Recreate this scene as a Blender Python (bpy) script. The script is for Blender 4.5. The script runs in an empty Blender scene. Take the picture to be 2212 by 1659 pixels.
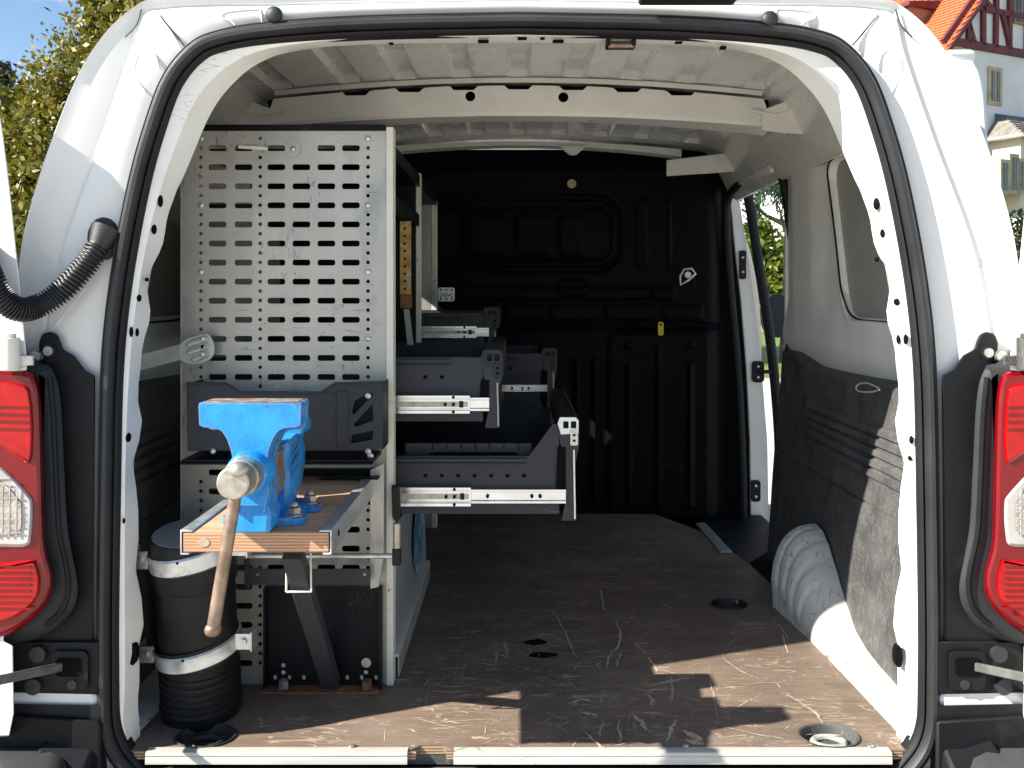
import bpy, bmesh, math, random
import numpy as np
from mathutils import Vector, Matrix
from mathutils.geometry import tessellate_polygon
random.seed(7); RNG = np.random.default_rng(7)
S = bpy.context.scene
COL = S.collection
R = math.radians

# ------------------------------------------------------------------ camera
CAMZ = 0.69; FPX = 1970.0; CX = 1120.0; CY = 630.0      # focal length and principal point read off a 2212x1659 view
cd = bpy.data.cameras.new('camera'); cam = bpy.data.objects.new('camera', cd); COL.objects.link(cam)
cam.location = (0, 0, CAMZ); cam.rotation_euler = (R(90), 0, 0)
cd.sensor_width = 36.0; cd.lens = 36.0 * FPX / 2212.0
cd.shift_x = (1106.0 - CX) / 2212.0; cd.shift_y = (CY - 829.5) / 2212.0
cd.clip_start = 0.02; cd.clip_end = 3000
S.camera = cam

# ------------------------------------------------------------------ sun and sky
SUN_EL = R(35.0); SUN_DIR = Vector((1.0, 0.39, 0)).normalized()
L = Vector((SUN_DIR.x * math.cos(SUN_EL), SUN_DIR.y * math.cos(SUN_EL), -math.sin(SUN_EL)))
sd = bpy.data.lights.new('sun', 'SUN'); sun = bpy.data.objects.new('sun', sd); COL.objects.link(sun)
sd.energy = 4.7; sd.angle = R(0.5); sd.color = (1.0, 0.94, 0.84)
sun.rotation_euler = L.to_track_quat('-Z', 'Y').to_euler()
W = bpy.data.worlds.new('World'); S.world = W; W.use_nodes = True
nt = W.node_tree; nt.nodes.clear()
wo = nt.nodes.new('ShaderNodeOutputWorld'); bg = nt.nodes.new('ShaderNodeBackground')
sky = nt.nodes.new('ShaderNodeTexSky'); sky.sky_type = 'NISHITA'; sky.sun_disc = False
sky.sun_elevation = SUN_EL; sky.sun_rotation = math.atan2(-L.x, -L.y)
sky.air_density = 1.0; sky.dust_density = 0.1; sky.ozone_density = 2.5
tc = nt.nodes.new('ShaderNodeTexCoord'); mp = nt.nodes.new('ShaderNodeMapping')
mp.inputs['Scale'].default_value = (1.2, 1.2, 9.0); mp.inputs['Rotation'].default_value = (0, R(14), 0)
nz = nt.nodes.new('ShaderNodeTexNoise'); nz.inputs['Scale'].default_value = 2.2; nz.inputs['Detail'].default_value = 7; nz.inputs['Roughness'].default_value = .55
rp = nt.nodes.new('ShaderNodeValToRGB'); rp.color_ramp.elements[0].position = .50; rp.color_ramp.elements[1].position = .76
mx = nt.nodes.new('ShaderNodeMixRGB'); mx.blend_type = 'MIX'; mx.inputs[2].default_value = (9.5, 10.0, 10.6, 1)
ml = nt.nodes.new('ShaderNodeMath'); ml.operation = 'MULTIPLY'; ml.inputs[1].default_value = .75
nt.links.new(tc.outputs['Generated'], mp.inputs['Vector']); nt.links.new(mp.outputs['Vector'], nz.inputs['Vector'])
nt.links.new(nz.outputs['Fac'], rp.inputs['Fac']); nt.links.new(rp.outputs['Color'], ml.inputs[0]); nt.links.new(ml.outputs[0], mx.inputs[0])
nt.links.new(sky.outputs[0], mx.inputs[1]); nt.links.new(mx.outputs[0], bg.inputs['Color'])
bg.inputs['Strength'].default_value = 0.064
nt.links.new(bg.outputs[0], wo.inputs['Surface'])
S.view_settings.view_transform = 'Standard'; S.view_settings.look = 'None'
S.view_settings.gamma = 1.0; S.view_settings.exposure = 1.55; S.view_settings.use_curve_mapping = False
S.cycles.max_bounces = 7; S.cycles.diffuse_bounces = 6; S.cycles.glossy_bounces = 3; S.cycles.transparent_max_bounces = 8
S.cycles.sample_clamp_indirect = 6.0; S.cycles.caustics_reflective = False; S.cycles.caustics_refractive = False

def P(px, py, d):
    """world point at distance d that was measured at (px, py) of the 2212x1659 view"""
    return Vector(((px - CX) / FPX * d, d, CAMZ + (CY - py) / FPX * d))
def PX(px, d): return (px - CX) / FPX * d
def PZ(py, d): return CAMZ + (CY - py) / FPX * d

# ------------------------------------------------------------------ materials
def lk(nt, a, b): nt.links.new(a, b)
def math_node(nt, op, a, b=None, c=None):
    n = nt.nodes.new('ShaderNodeMath'); n.operation = op
    for i, v in enumerate((a, b, c)):
        if v is None: continue
        if isinstance(v, (int, float)): n.inputs[i].default_value = v
        else: lk(nt, v, n.inputs[i])
    return n.outputs[0]
def noise(nt, vec, scale, detail=3, rough=.55, dist=0):
    n = nt.nodes.new('ShaderNodeTexNoise'); n.inputs['Scale'].default_value = scale
    n.inputs['Detail'].default_value = detail; n.inputs['Roughness'].default_value = rough; n.inputs['Distortion'].default_value = dist
    lk(nt, vec, n.inputs['Vector']); return n.outputs['Fac']
def mapped(nt, vec, scale=(1, 1, 1), rot=(0, 0, 0), loc=(0, 0, 0)):
    m = nt.nodes.new('ShaderNodeMapping'); m.inputs['Scale'].default_value = scale
    m.inputs['Rotation'].default_value = rot; m.inputs['Location'].default_value = loc
    lk(nt, vec, m.inputs['Vector']); return m.outputs[0]
def smooth(nt, v, a, b):
    n = nt.nodes.new('ShaderNodeMapRange'); n.interpolation_type = 'SMOOTHSTEP'
    n.inputs['From Min'].default_value = a; n.inputs['From Max'].default_value = b; lk(nt, v, n.inputs['Value']); return n.outputs[0]
def mixc(nt, f, a, b):
    n = nt.nodes.new('ShaderNodeMixRGB')
    if isinstance(f, (int, float)): n.inputs[0].default_value = f
    else: lk(nt, f, n.inputs[0])
    for i, v in ((1, a), (2, b)):
        if isinstance(v, tuple): n.inputs[i].default_value = (*v[:3], 1)
        else: lk(nt, v, n.inputs[i])
    return n.outputs[0]
def scratches(nt, vec, scale, width, mscale, mlo, mhi, stretch=(1, 1, 1), rot=(0, 0, 0), loc=(0, 0, 0)):
    v = mapped(nt, vec, stretch, rot, loc)
    a = noise(nt, v, scale, 1, .5)
    d = math_node(nt, 'ABSOLUTE', math_node(nt, 'SUBTRACT', a, .5))
    line = smooth(nt, d, width, width * .3)
    m = smooth(nt, noise(nt, mapped(nt, vec, (1, 1, 1), (0, 0, 0), (loc[0] + 3.3, 1.7, 5.1)), mscale, 1, .6), mlo, mhi)
    return math_node(nt, 'MULTIPLY', line, m)
MATS = {}
def mat(name, col, rough=.5, metal=0., var=.12, vscale=9., bump=0., bscale=180., coat=0., spec=.5,
        col2=None, mask=(6., .5, .62), scr=None, stretch=(1, 1, 1), rvar=.12):
    """principled material: base colour with soft variation, optional second colour in patches, optional scratches
       scr: list of (colour, scale, width, maskscale, lo, hi, stretch, rot, strength)"""
    m = bpy.data.materials.new(name); m.use_nodes = True; nt = m.node_tree
    b = nt.nodes['Principled BSDF']; tc = nt.nodes.new('ShaderNodeTexCoord'); vec = tc.outputs['Object']
    sv = mapped(nt, vec, stretch) if stretch != (1, 1, 1) else vec
    n1 = noise(nt, sv, vscale, 3, .6)
    dark = tuple(c * (1 - var) for c in col); light = tuple(min(1, c * (1 + var)) for c in col)
    c = mixc(nt, smooth(nt, n1, .3, .7), dark, light)
    if col2:
        c = mixc(nt, smooth(nt, noise(nt, sv, mask[0], 4, .65), mask[1], mask[2]), c, col2)
    for s in (scr or []):
        f = scratches(nt, vec, s[1], s[2], s[3], s[4], s[5], s[6], s[7], (s[1] * .37, 0, 0))
        c = mixc(nt, math_node(nt, 'MULTIPLY', f, s[8]), c, s[0])
    lk(nt, c, b.inputs['Base Color'])
    n2 = n1
    rr = nt.nodes.new('ShaderNodeMapRange'); rr.inputs['To Min'].default_value = max(.02, rough - rvar); rr.inputs['To Max'].default_value = min(1, rough + rvar)
    lk(nt, n2, rr.inputs['Value']); lk(nt, rr.outputs[0], b.inputs['Roughness'])
    b.inputs['Metallic'].default_value = metal; b.inputs['Coat Weight'].default_value = coat; b.inputs['Coat Roughness'].default_value = .08
    b.inputs['Specular IOR Level'].default_value = spec
    if bump:
        bn = nt.nodes.new('ShaderNodeBump'); bn.inputs['Strength'].default_value = bump; bn.inputs['Distance'].default_value = .002
        lk(nt, noise(nt, vec, bscale, 3, .6), bn.inputs['Height']); lk(nt, bn.outputs[0], b.inputs['Normal'])
    MATS[name] = m; return m

one = (1, 1, 1)
mat('white_paint', (.68, .686, .68), .32, col2=(.60, .59, .565), mask=(3.5, .56, .85), var=.03, coat=.35, bump=.05, bscale=90,
    scr=[((.16, .13, .10), 4, .003, 4.2, .64, .70, (1, 1, 7), (0, .4, 0), .4)])
mat('white_inner', (.80, .795, .752), .42, var=.05, coat=.15, bump=.08, bscale=60,
    scr=[((.30, .28, .25), 6, .004, 8, .66, .72, (5, 5, 1), (.3, .2, 0), .35), ((.16, .15, .13), 16, .012, 9, .66, .72, (1, 1, 5), (.2, .6, 0), .4)])
mat('white_scuffed', (.60, .59, .55), .5, var=.06, coat=.1, bump=.15, bscale=50,
    scr=[((.10, .09, .07), 8, .010, 14, .48, .56, (5, 5, 1), (.7, 0, 0), .85), ((.13, .11, .08), 14, .018, 15, .49, .57, (5, 5, 1), (-.6, 0, .3), .85),
         ((.30, .23, .15), 18, .012, 8, .50, .62, (1, 1, 6), (.2, 0, 0), .6)])
mat('white_roof', (.77, .768, .73), .26, var=.04, coat=.3)
mat('quarter_skin', (.33, .325, .30), .5, var=.05)
mat('rubber', (.020, .021, .023), .48, var=.2, bump=.25, bscale=500, spec=.45)
mat('rubber_dark', (.008, .008, .009), .6, var=.2, spec=.3)
mat('black_plastic', (.008, .009, .0105), .5, var=.2, bump=.3, bscale=700, spec=.2, col2=(.022, .023, .025), mask=(9, .58, .75))
mat('grey_plastic', (.022, .024, .027), .5, var=.15, bump=.3, bscale=700, spec=.25)
mat('bumper_plastic', (.05, .052, .055), .55, var=.2, bump=.5, bscale=450)
mat('trim_plastic', (.055, .055, .056), .62, var=.3, vscale=14, bump=.35, bscale=420, col2=(.078, .077, .075), mask=(16, .45, .75),
    scr=[((.17, .16, .15), 26, .02, 22, .42, .56, (6, 6, 1), (.2, 0, 0), .6), ((.20, .19, .18), 20, .012, 16, .46, .58, (6, 6, 1), (-.5, 0, 0), .55),
         ((.15, .145, .14), 110, .06, 26, .46, .6, (2, 2, 1), (0, 0, 0), .5), ((.24, .23, .21), 7, .004, 8, .52, .6, (5, 5, 1), (.9, 0, 0), .5)])
mat('bulkhead_black', (.0030, .0035, .0048), .5, var=.25, vscale=5, spec=.06, bump=.12, bscale=300,
    scr=[((.06, .06, .06), 10, .004, 6, .62, .70, (6, 6, 1), (0, 0, 0), .6)])
mat('drawer_steel', (.036, .038, .044), .5, metal=.0, var=.12, spec=.25, bump=.08, bscale=500,
    scr=[((.12, .12, .12), 14, .012, 10, .64, .71, (1, 1, 5), (0, .5, 0), .6)])
mat('shelf_dark', (.005, .006, .009), .45, var=.3, spec=.15, scr=[((.06, .06, .06), 14, .01, 8, .62, .7, (4, 1, 1), (0, .3, 0), .5)])
mat('alloy_panel', (.44, .428, .385), .45, metal=.5, var=.14, vscale=7, bump=.05, bscale=300, col2=(.30, .30, .295), mask=(9, .52, .72), stretch=(1, 1, .4),
    scr=[((.07, .07, .08), 7, .005, 8, .55, .63, (1, 1, 14), (0, .5, 0), .55), ((.10, .10, .12), 12, .008, 9, .55, .63, (1, 1, 12), (0, -.6, 0), .5), ((.06, .06, .07), 9, .004, 7, .57, .64, (1, 1, 20), (0, .04, 0), .6),
         ((.75, .75, .72), 7, .007, 6, .58, .66, (8, 1, 1), (0, 0, 0), .5), ((.12, .12, .13), 22, .02, 10, .60, .66, (6, 1, 1), (0, .9, 0), .7)])
mat('cream_post', (.66, .645, .56), .5, var=.06, vscale=20, bump=.06,
    scr=[((.16, .13, .09), 30, .008, 12, .58, .64, one, (0, 0, 0), .8)])
mat('galvanised', (.58, .60, .60), .38, metal=.75, var=.14, vscale=60, bump=.05, rvar=.18,
    scr=[((.2, .19, .17), 40, .012, 12, .55, .63, one, (0, 0, 0), .6)])
mat('zinc_strap', (.55, .58, .53), .42, metal=.5, var=.12, vscale=40)
mat('bright_slide', (.70, .71, .73), .24, metal=.9, var=.08, vscale=30, rvar=.12)
mat('brass_strip', (.42, .25, .06), .5, metal=.35, var=.3, vscale=30, col2=(.45, .42, .36), mask=(18, .52, .62))
mat('steel_worn', (.40, .375, .32), .42, metal=.75, var=.2, vscale=70, bump=.15, bscale=600)
mat('lever_steel', (.27, .20, .15), .45, metal=.65, var=.25, vscale=45, bump=.2, bscale=500, col2=(.22, .13, .08), mask=(30, .5, .65))
mat('rust', (.19, .085, .04), .8, var=.4, vscale=60, bump=.5, bscale=400)
mat('vise_blue', (.008, .225, .60), .40, var=.16, vscale=32, coat=.12, bump=.28, bscale=260, col2=(.09, .08, .075), mask=(36, .615, .66),
    scr=[((.45, .55, .62), 22, .006, 9, .6, .66, one, (0, 0, 0), .7)])
mat('vise_worn', (.30, .25, .20), .5, metal=.5, var=.35, vscale=60, bump=.3, bscale=300, col2=(.28, .14, .08), mask=(40, .5, .6))
mat('pipe_black', (.008, .008, .009), .48, var=.25, vscale=18, spec=.25, bump=.12, bscale=260, col2=(.05, .05, .05), mask=(24, .64, .74),
    scr=[((.3, .3, .3), 18, .004, 6, .62, .68, one, (0, 0, 0), .6)])
mat('pipe_cap', (.16, .16, .16), .55, var=.1)
mat('lens_red', (.15, .001, .004), .12, var=.1, coat=.35, spec=.3)
mat('lens_bright', (.34, .002, .003), .18, var=.2, vscale=30, coat=.35, spec=.3)
mat('lens_dark', (.07, .001, .002), .15, var=.1, coat=.3)
mat('lens_clear', (.40, .385, .37), .14, var=.12, vscale=40, coat=.4)
mat('reflector', (.5, .45, .42), .18, metal=.8, var=.4, vscale=60)
mat('void', (.003, .003, .004), .8, var=.1, spec=.1)  # near black; also paints the shade inside small holes and slots
mat('steel_bolt', (.5, .5, .48), .35, metal=.8, var=.15, vscale=90)
mat('yellow_tag', (.60, .42, .03), .5, var=.1)
mat('blue_sticker', (.02, .19, .33), .4, var=.1, col2=(.5, .55, .55), mask=(26, .54, .58))
mat('sheet_pale', (.42, .47, .50), .35, metal=.4, var=.08, vscale=12)
mat('house_plaster', (.62, .62, .64), .9, var=.06, vscale=1.2)
mat('house_cream', (.62, .56, .47), .9, var=.08, vscale=1.2)
mat('timber_red', (.115, .022, .026), .7, var=.25, vscale=3)
mat('roof_tile', (.52, .135, .05), .75, var=.22, vscale=2.4)
mat('slate', (.17, .155, .135), .8, var=.25, vscale=6)
mat('lead_ridge', (.07, .10, .14), .5, var=.2)
mat('sandstone', (.40, .33, .235), .9, var=.18, vscale=4)
mat('window_glass', (.02, .025, .03), .08, var=.3, spec=.8)
mat('bark', (.09, .065, .045), .9, var=.4, vscale=6, bump=.8, bscale=20)
mat('wood_frame', (.28, .16, .10), .7, var=.2)
mat('strap_steel', (.16, .16, .155), .5, metal=.4, var=.2, vscale=40)

def edge_wear(name, col, radius, lo, hi):
    """bare metal where a casting's edges are rubbed: compares the rounded normal with the true one"""
    m = MATS[name]; nt = m.node_tree; b = nt.nodes['Principled BSDF']
    old = b.inputs['Base Color'].links[0].from_socket
    bv = nt.nodes.new('ShaderNodeBevel'); bv.samples = 4; bv.inputs['Radius'].default_value = radius
    ge = nt.nodes.new('ShaderNodeNewGeometry'); vm = nt.nodes.new('ShaderNodeVectorMath'); vm.operation = 'DOT_PRODUCT'
    lk(nt, bv.outputs[0], vm.inputs[0]); lk(nt, ge.outputs['Normal'], vm.inputs[1])
    vec = nt.nodes.new('ShaderNodeTexCoord').outputs['Object']
    e = math_node(nt, 'SUBTRACT', 1.0, vm.outputs['Value']); e = math_node(nt, 'ADD', e, math_node(nt, 'MULTIPLY', math_node(nt, 'SUBTRACT', noise(nt, vec, 60, 3, .7), .5), .12))
    lk(nt, mixc(nt, smooth(nt, e, lo, hi), old, col), b.inputs['Base Color'])
edge_wear('vise_blue', (.20, .17, .14), .004, .05, .10)
def floor_material():
    m = bpy.data.materials.new('phenolic_floor'); m.use_nodes = True; nt = m.node_tree
    b = nt.nodes['Principled BSDF']; vec = nt.nodes.new('ShaderNodeTexCoord').outputs['Object']
    n1 = noise(nt, vec, 3.5, 6, .65); n2 = noise(nt, mapped(nt, vec, (1, 6, 1)), 14, 5, .7)
    c = mixc(nt, smooth(nt, n1, .3, .72), (.098, .070, .052), (.185, .138, .105))
    c = mixc(nt, math_node(nt, 'MULTIPLY', smooth(nt, n2, .42, .72), .45), c, (.245, .19, .15))
    dirt = smooth(nt, noise(nt, mapped(nt, vec, (1, 2.2, 1)), 2.6, 5, .68), .44, .68)
    c = mixc(nt, math_node(nt, 'MULTIPLY', dirt, .7), c, (.062, .052, .046))
    dust = smooth(nt, noise(nt, mapped(nt, vec, (1, 1.6, 1), (0, 0, .4), (4, 1, 0)), 5.5, 5, .7), .52, .72)
    c = mixc(nt, math_node(nt, 'MULTIPLY', dust, .5), c, (.21, .185, .165))
    # fine mesh imprint of the phenolic film
    vo = nt.nodes.new('ShaderNodeTexVoronoi'); vo.inputs['Scale'].default_value = 520; vo.feature = 'F1'; lk(nt, vec, vo.inputs['Vector'])
    c = mixc(nt, math_node(nt, 'MULTIPLY', smooth(nt, vo.outputs['Distance'], .25, .6), .28), c, (.25, .19, .15))
    pale = (.42, .34, .265)
    for (sc, w, ms, lo, hi, st, rot, k) in ((3.5, .0040, 5.0, .54, .62, (1, 9, 1), (0, 0, .35), .55), (3.5, .0036, 4.6, .55, .62, (9, 1, 1), (0, 0, -.45), .5),
                                     (6, .009, 7, .54, .62, (1, 8, 1), (0, 0, -.12), .6), (7, .010, 6, .56, .63, (1, 7, 1), (0, 0, -.9), .5),
                                     (14, .02, 11, .54, .62, (1, 5, 1), (0, 0, .1), .6)):
        f = scratches(nt, vec, sc, w, ms, lo, hi, st, rot, (sc * .21, 0, 0)); c = mixc(nt, math_node(nt, 'MULTIPLY', f, k), c, pale)
    sp = nt.nodes.new('ShaderNodeTexVoronoi'); sp.inputs['Scale'].default_value = 55; lk(nt, mapped(nt, vec, (.6, 1, 1)), sp.inputs['Vector'])
    spm = math_node(nt, 'MULTIPLY', smooth(nt, sp.outputs['Distance'], .16, .10), smooth(nt, noise(nt, vec, 9, 2), .56, .66))
    c = mixc(nt, math_node(nt, 'MULTIPLY', spm, .8), c, pale)
    lk(nt, c, b.inputs['Base Color'])
    rr = nt.nodes.new('ShaderNodeMapRange'); rr.inputs['To Min'].default_value = .34; rr.inputs['To Max'].default_value = .62
    lk(nt, n2, rr.inputs['Value']); lk(nt, rr.outputs[0], b.inputs['Roughness']); b.inputs['Specular IOR Level'].default_value = .16
    bn = nt.nodes.new('ShaderNodeBump'); bn.inputs['Strength'].default_value = .25; bn.inputs['Distance'].default_value = .0008
    lk(nt, vo.outputs['Distance'], bn.inputs['Height']); lk(nt, bn.outputs[0], b.inputs['Normal'])
    MATS['phenolic_floor'] = m
floor_material()
mat('sill_alloy', (.50, .49, .44), .45, metal=.25, var=.1, vscale=16, stretch=(.3, 1, 3), col2=(.40, .40, .38), mask=(12, .52, .66), scr=[((.2, .18, .15), 8, .012, 9, .52, .62, (1, 1, 8), (0, 0, 0), .6)])
mat('scuff_wood', (.40, .325, .245), .7, var=.2, vscale=60)

def ply_material(name, a, bcol, period):
    m = bpy.data.materials.new(name); m.use_nodes = True; nt = m.node_tree
    b = nt.nodes['Principled BSDF']; vec = nt.nodes.new('ShaderNodeTexCoord').outputs['Object']
    sx = nt.nodes.new('ShaderNodeSeparateXYZ'); lk(nt, vec, sx.inputs[0])
    wob = noise(nt, mapped(nt, vec, (3, 3, 40)), 6, 3)
    z = math_node(nt, 'ADD', math_node(nt, 'MULTIPLY', sx.outputs['Z'], 1 / period), math_node(nt, 'MULTIPLY', wob, .35))
    f = math_node(nt, 'PINGPONG', z, .5)
    c = mixc(nt, smooth(nt, f, .12, .36), a, bcol)
    g = noise(nt, mapped(nt, vec, (6, 2, 200)), 14, 4, .7)
    c = mixc(nt, math_node(nt, 'MULTIPLY', smooth(nt, g, .45, .7), .4), c, tuple(x * .55 for x in a))
    lk(nt, c, b.inputs['Base Color']); b.inputs['Roughness'].default_value = .65
    MATS[name] = m
ply_material('ply_edge', (.33, .165, .09), (.52, .31, .185), .0042)
ply_material('ply_floor_edge', (.13, .075, .045), (.42, .30, .17), .0045)
mat('ply_top', (.48, .30, .18), .55, var=.14, vscale=22, stretch=(.35, 2.2, 1), col2=(.33, .19, .11), mask=(9, .5, .7),
    scr=[((.5, .36, .24), 30, .008, 9, .55, .63, (2, .5, 1), (0, 0, 0), .6)])

def leaf_material(name, cols, trans=.25):
    m = bpy.data.materials.new(name); m.use_nodes = True; nt = m.node_tree
    b = nt.nodes['Principled BSDF']; at = nt.nodes.new('ShaderNodeAttribute'); at.attribute_name = 'rnd'
    r = nt.nodes.new('ShaderNodeValToRGB'); el = r.color_ramp.elements
    el[0].position = 0; el[0].color = (*cols[0], 1); el[1].position = 1; el[1].color = (*cols[-1], 1)
    for i, c in enumerate(cols[1:-1]):
        e = el.new((i + 1) / (len(cols) - 1)); e.color = (*c, 1)
    lk(nt, at.outputs['Fac'], r.inputs['Fac']); lk(nt, r.outputs[0], b.inputs['Base Color'])
    b.inputs['Roughness'].default_value = .5
    t = nt.nodes.new('ShaderNodeBsdfTranslucent'); lk(nt, r.outputs[0], t.inputs['Color'])
    mxs = nt.nodes.new('ShaderNodeMixShader'); mxs.inputs[0].default_value = trans
    lk(nt, b.outputs[0], mxs.inputs[1]); lk(nt, t.outputs[0], mxs.inputs[2]); lk(nt, mxs.outputs[0], nt.nodes['Material Output'].inputs['Surface'])
    MATS[name] = m
leaf_material('leaves_autumn', [(.05, .07, .008), (.085, .10, .010), (.17, .16, .016), (.24, .19, .02), (.07, .09, .010), (.27, .23, .04)])
leaf_material('leaves_dark', [(.009, .018, .007), (.018, .03, .012), (.027, .042, .018)])
leaf_material('leaves_lime', [(.07, .11, .010), (.12, .17, .014), (.19, .22, .02)], .35)
leaf_material('leaves_blue', [(.02, .06, .035), (.04, .10, .05), (.06, .12, .06)])
def ground_material(name, cols, scale):
    mat(name, cols[0], .95, var=.25, vscale=scale, col2=cols[1], mask=(scale * 2, .45, .6), bump=.6, bscale=scale * 12)
ground_material('paving', ((.52, .485, .43), (.42, .395, .35)), 1.5)
ground_material('lawn', ((.075, .14, .02), (.14, .17, .035)), 2.0)
ground_material('soil', ((.30, .19, .10), (.22, .16, .08)), 3.0)

# ------------------------------------------------------------------ mesh helpers
def finish(name, me, material, parent=None, angle=35, bevel=0, seg=2, smooth_=True):
    for m in (material if isinstance(material, (list, tuple)) else [material]): me.materials.append(MATS[m])
    if smooth_:
        me.polygons.foreach_set('use_smooth', [True] * len(me.polygons)); me.set_sharp_from_angle(angle=R(angle))
    o = bpy.data.objects.new(name, me); COL.objects.link(o)
    if bevel:
        b = o.modifiers.new('bevel', 'BEVEL'); b.width = bevel; b.segments = seg; b.limit_method = 'ANGLE'; b.angle_limit = R(32); b.harden_normals = False
    if parent is not None: attach(o, parent)
    return o
def attach(o, parent):
    o.parent = parent          # all meshes are in world coordinates: only a thing's Empty is moved
    o.matrix_parent_inverse = Matrix.Translation(parent.location).inverted() if parent.parent is None else Matrix.Identity(4)
def thing(name, loc, label, cat, group=None):
    o = bpy.data.objects.new(name, None); COL.objects.link(o); o.location = loc; o.empty_display_size = .1
    return tag(o, label, cat, group)
def tag(o, label=None, cat=None, group=None, kind=None):
    if label: o['label'] = label
    if cat: o['category'] = cat
    if group: o['group'] = group
    if kind: o['kind'] = kind
    return o

class MB:
    def __init__(s): s.v = []; s.f = []; s.mi = []; s.cur = 0
    def add(s, vs, fs):
        n = len(s.v); s.v += [tuple(v) for v in vs]; s.f += [tuple(i + n for i in f) for f in fs]; s.mi += [s.cur] * len(fs); return s
    def box(s, a, b, rz=0, piv=None):
        (x0, y0, z0), (x1, y1, z1) = a, b
        vs = [Vector(p) for p in ((x0, y0, z0), (x1, y0, z0), (x1, y1, z0), (x0, y1, z0), (x0, y0, z1), (x1, y0, z1), (x1, y1, z1), (x0, y1, z1))]
        if rz:
            c = Vector(piv) if piv else (vs[0] + vs[6]) / 2; m = Matrix.Rotation(rz, 3, 'Z'); vs = [m @ (v - c) + c for v in vs]
        return s.add(vs, [(0, 3, 2, 1), (4, 5, 6, 7), (0, 1, 5, 4), (1, 2, 6, 5), (2, 3, 7, 6), (3, 0, 4, 7)])
    def hexa(s, vs): return s.add(vs, [(0, 3, 2, 1), (4, 5, 6, 7), (0, 1, 5, 4), (1, 2, 6, 5), (2, 3, 7, 6), (3, 0, 4, 7)])
    def bar(s, a, b, w, h, up=(0, 0, 1)):
        a = Vector(a); b = Vector(b); d = (b - a).normalized(); u = Vector(up); x = d.cross(u)
        if x.length < 1e-4: x = d.cross(Vector((0, 1, 0)))
        x.normalize(); z = x.cross(d).normalized(); x *= w / 2; z *= h / 2
        return s.hexa([a - x - z, a + x - z, b + x - z, b - x - z, a - x + z, a + x + z, b + x + z, b - x + z])
    def tube(s, pts, r, n=12, caps=True, closed=False):
        pts = [Vector(p) for p in pts]; m = len(pts); rs = r if isinstance(r, (list, tuple)) else [r] * m
        vs = []; prev = None
        for i, p in enumerate(pts):
            t = (pts[(i + 1) % m] - pts[i - 1]) if closed else (pts[min(i + 1, m - 1)] - pts[max(i - 1, 0)])
            if t.length < 1e-9: t = Vector((0, 0, 1))
            t.normalize()
            if prev is None:
                a = t.orthogonal().normalized()
            else:
                a = prev - t * prev.dot(t)
                a = a.normalized() if a.length > 1e-6 else t.orthogonal().normalized()
            prev = a; b = t.cross(a)
            for k in range(n):
                th = 2 * math.pi * k / n; vs.append(p + (a * math.cos(th) + b * math.sin(th)) * rs[i])
        fs = [(i % m * n + k, i % m * n + (k + 1) % n, (i + 1) % m * n + (k + 1) % n, (i + 1) % m * n + k) for i in range(m if closed else m - 1) for k in range(n)]
        if caps and not closed: fs += [tuple(range(n - 1, -1, -1)), tuple((m - 1) * n + k for k in range(n))]
        return s.add(vs, fs)
    def cyl(s, a, b, r, n=20, r2=None): return s.tube([a, b], [r, r2 if r2 is not None else r], n)
    def sphere(s, c, r, sx=1, sy=1, sz=1, n=14):
        c = Vector(c); vs = [c + Vector((0, 0, r * sz))]
        for i in range(1, n // 2):
            ph = math.pi * i / (n // 2)
            for k in range(n):
                th = 2 * math.pi * k / n; vs.append(c + Vector((r * sx * math.sin(ph) * math.cos(th), r * sy * math.sin(ph) * math.sin(th), r * sz * math.cos(ph))))
        vs.append(c - Vector((0, 0, r * sz))); q = n // 2 - 1; fs = []
        for k in range(n): fs.append((0, 1 + k, 1 + (k + 1) % n))
        for i in range(q - 1):
            for k in range(n): fs.append((1 + i * n + k, 1 + (i + 1) * n + k, 1 + (i + 1) * n + (k + 1) % n, 1 + i * n + (k + 1) % n))
        e = len(vs) - 1
        for k in range(n): fs.append((e, 1 + (q - 1) * n + (k + 1) % n, 1 + (q - 1) * n + k))
        return s.add(vs, fs)
    def loft(s, rings, closed_ring=False, flip=False):
        n = len(rings[0]); vs = [p for r in rings for p in r]; fs = []
        for i in range(len(rings) - 1):
            for k in range(n if closed_ring else n - 1):
                f = (i * n + k, i * n + (k + 1) % n, (i + 1) * n + (k + 1) % n, (i + 1) * n + k); fs.append(f[::-1] if flip else f)
        return s.add(vs, fs)
    def prism(s, poly, w0, w1, fn, holes=()):
        """extrude a 2D outline (with holes) between w0 and w1; fn(u, v, w) gives the world point"""
        loops = [list(poly)] + [list(h) for h in holes]; flat = [p for lp in loops for p in lp]; N = len(flat)
        tris = tessellate_polygon([[Vector((p[0], p[1], 0)) for p in lp] for lp in loops])
        fs = []
        for t in tris:
            a, b, c = (Vector(flat[i]) for i in t); ccw = (b - a).cross(c - a) > 0
            t = tuple(t) if ccw else (t[0], t[2], t[1]); fs += [t, (t[0] + N, t[2] + N, t[1] + N)]
        o = 0
        for lp in loops:
            n = len(lp); fs += [(o + i, o + (i + 1) % n, o + N + (i + 1) % n, o + N + i) for i in range(n)]; o += n
        vs = [fn(p[0], p[1], w0) for p in flat] + [fn(p[0], p[1], w1) for p in flat]
        return s.add(vs, fs)
    def build(s, name, material, parent=None, bevel=0, seg=2, angle=35, smooth_=True):
        me = bpy.data.meshes.new(name); me.from_pydata(s.v, [], s.f); me.update()
        bm = bmesh.new(); bm.from_mesh(me); bmesh.ops.recalc_face_normals(bm, faces=bm.faces); bm.to_mesh(me); bm.free()
        if isinstance(material, (list, tuple)): me.polygons.foreach_set('material_index', s.mi)
        return finish(name, me, material, parent, angle, bevel, seg, smooth_)
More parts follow.
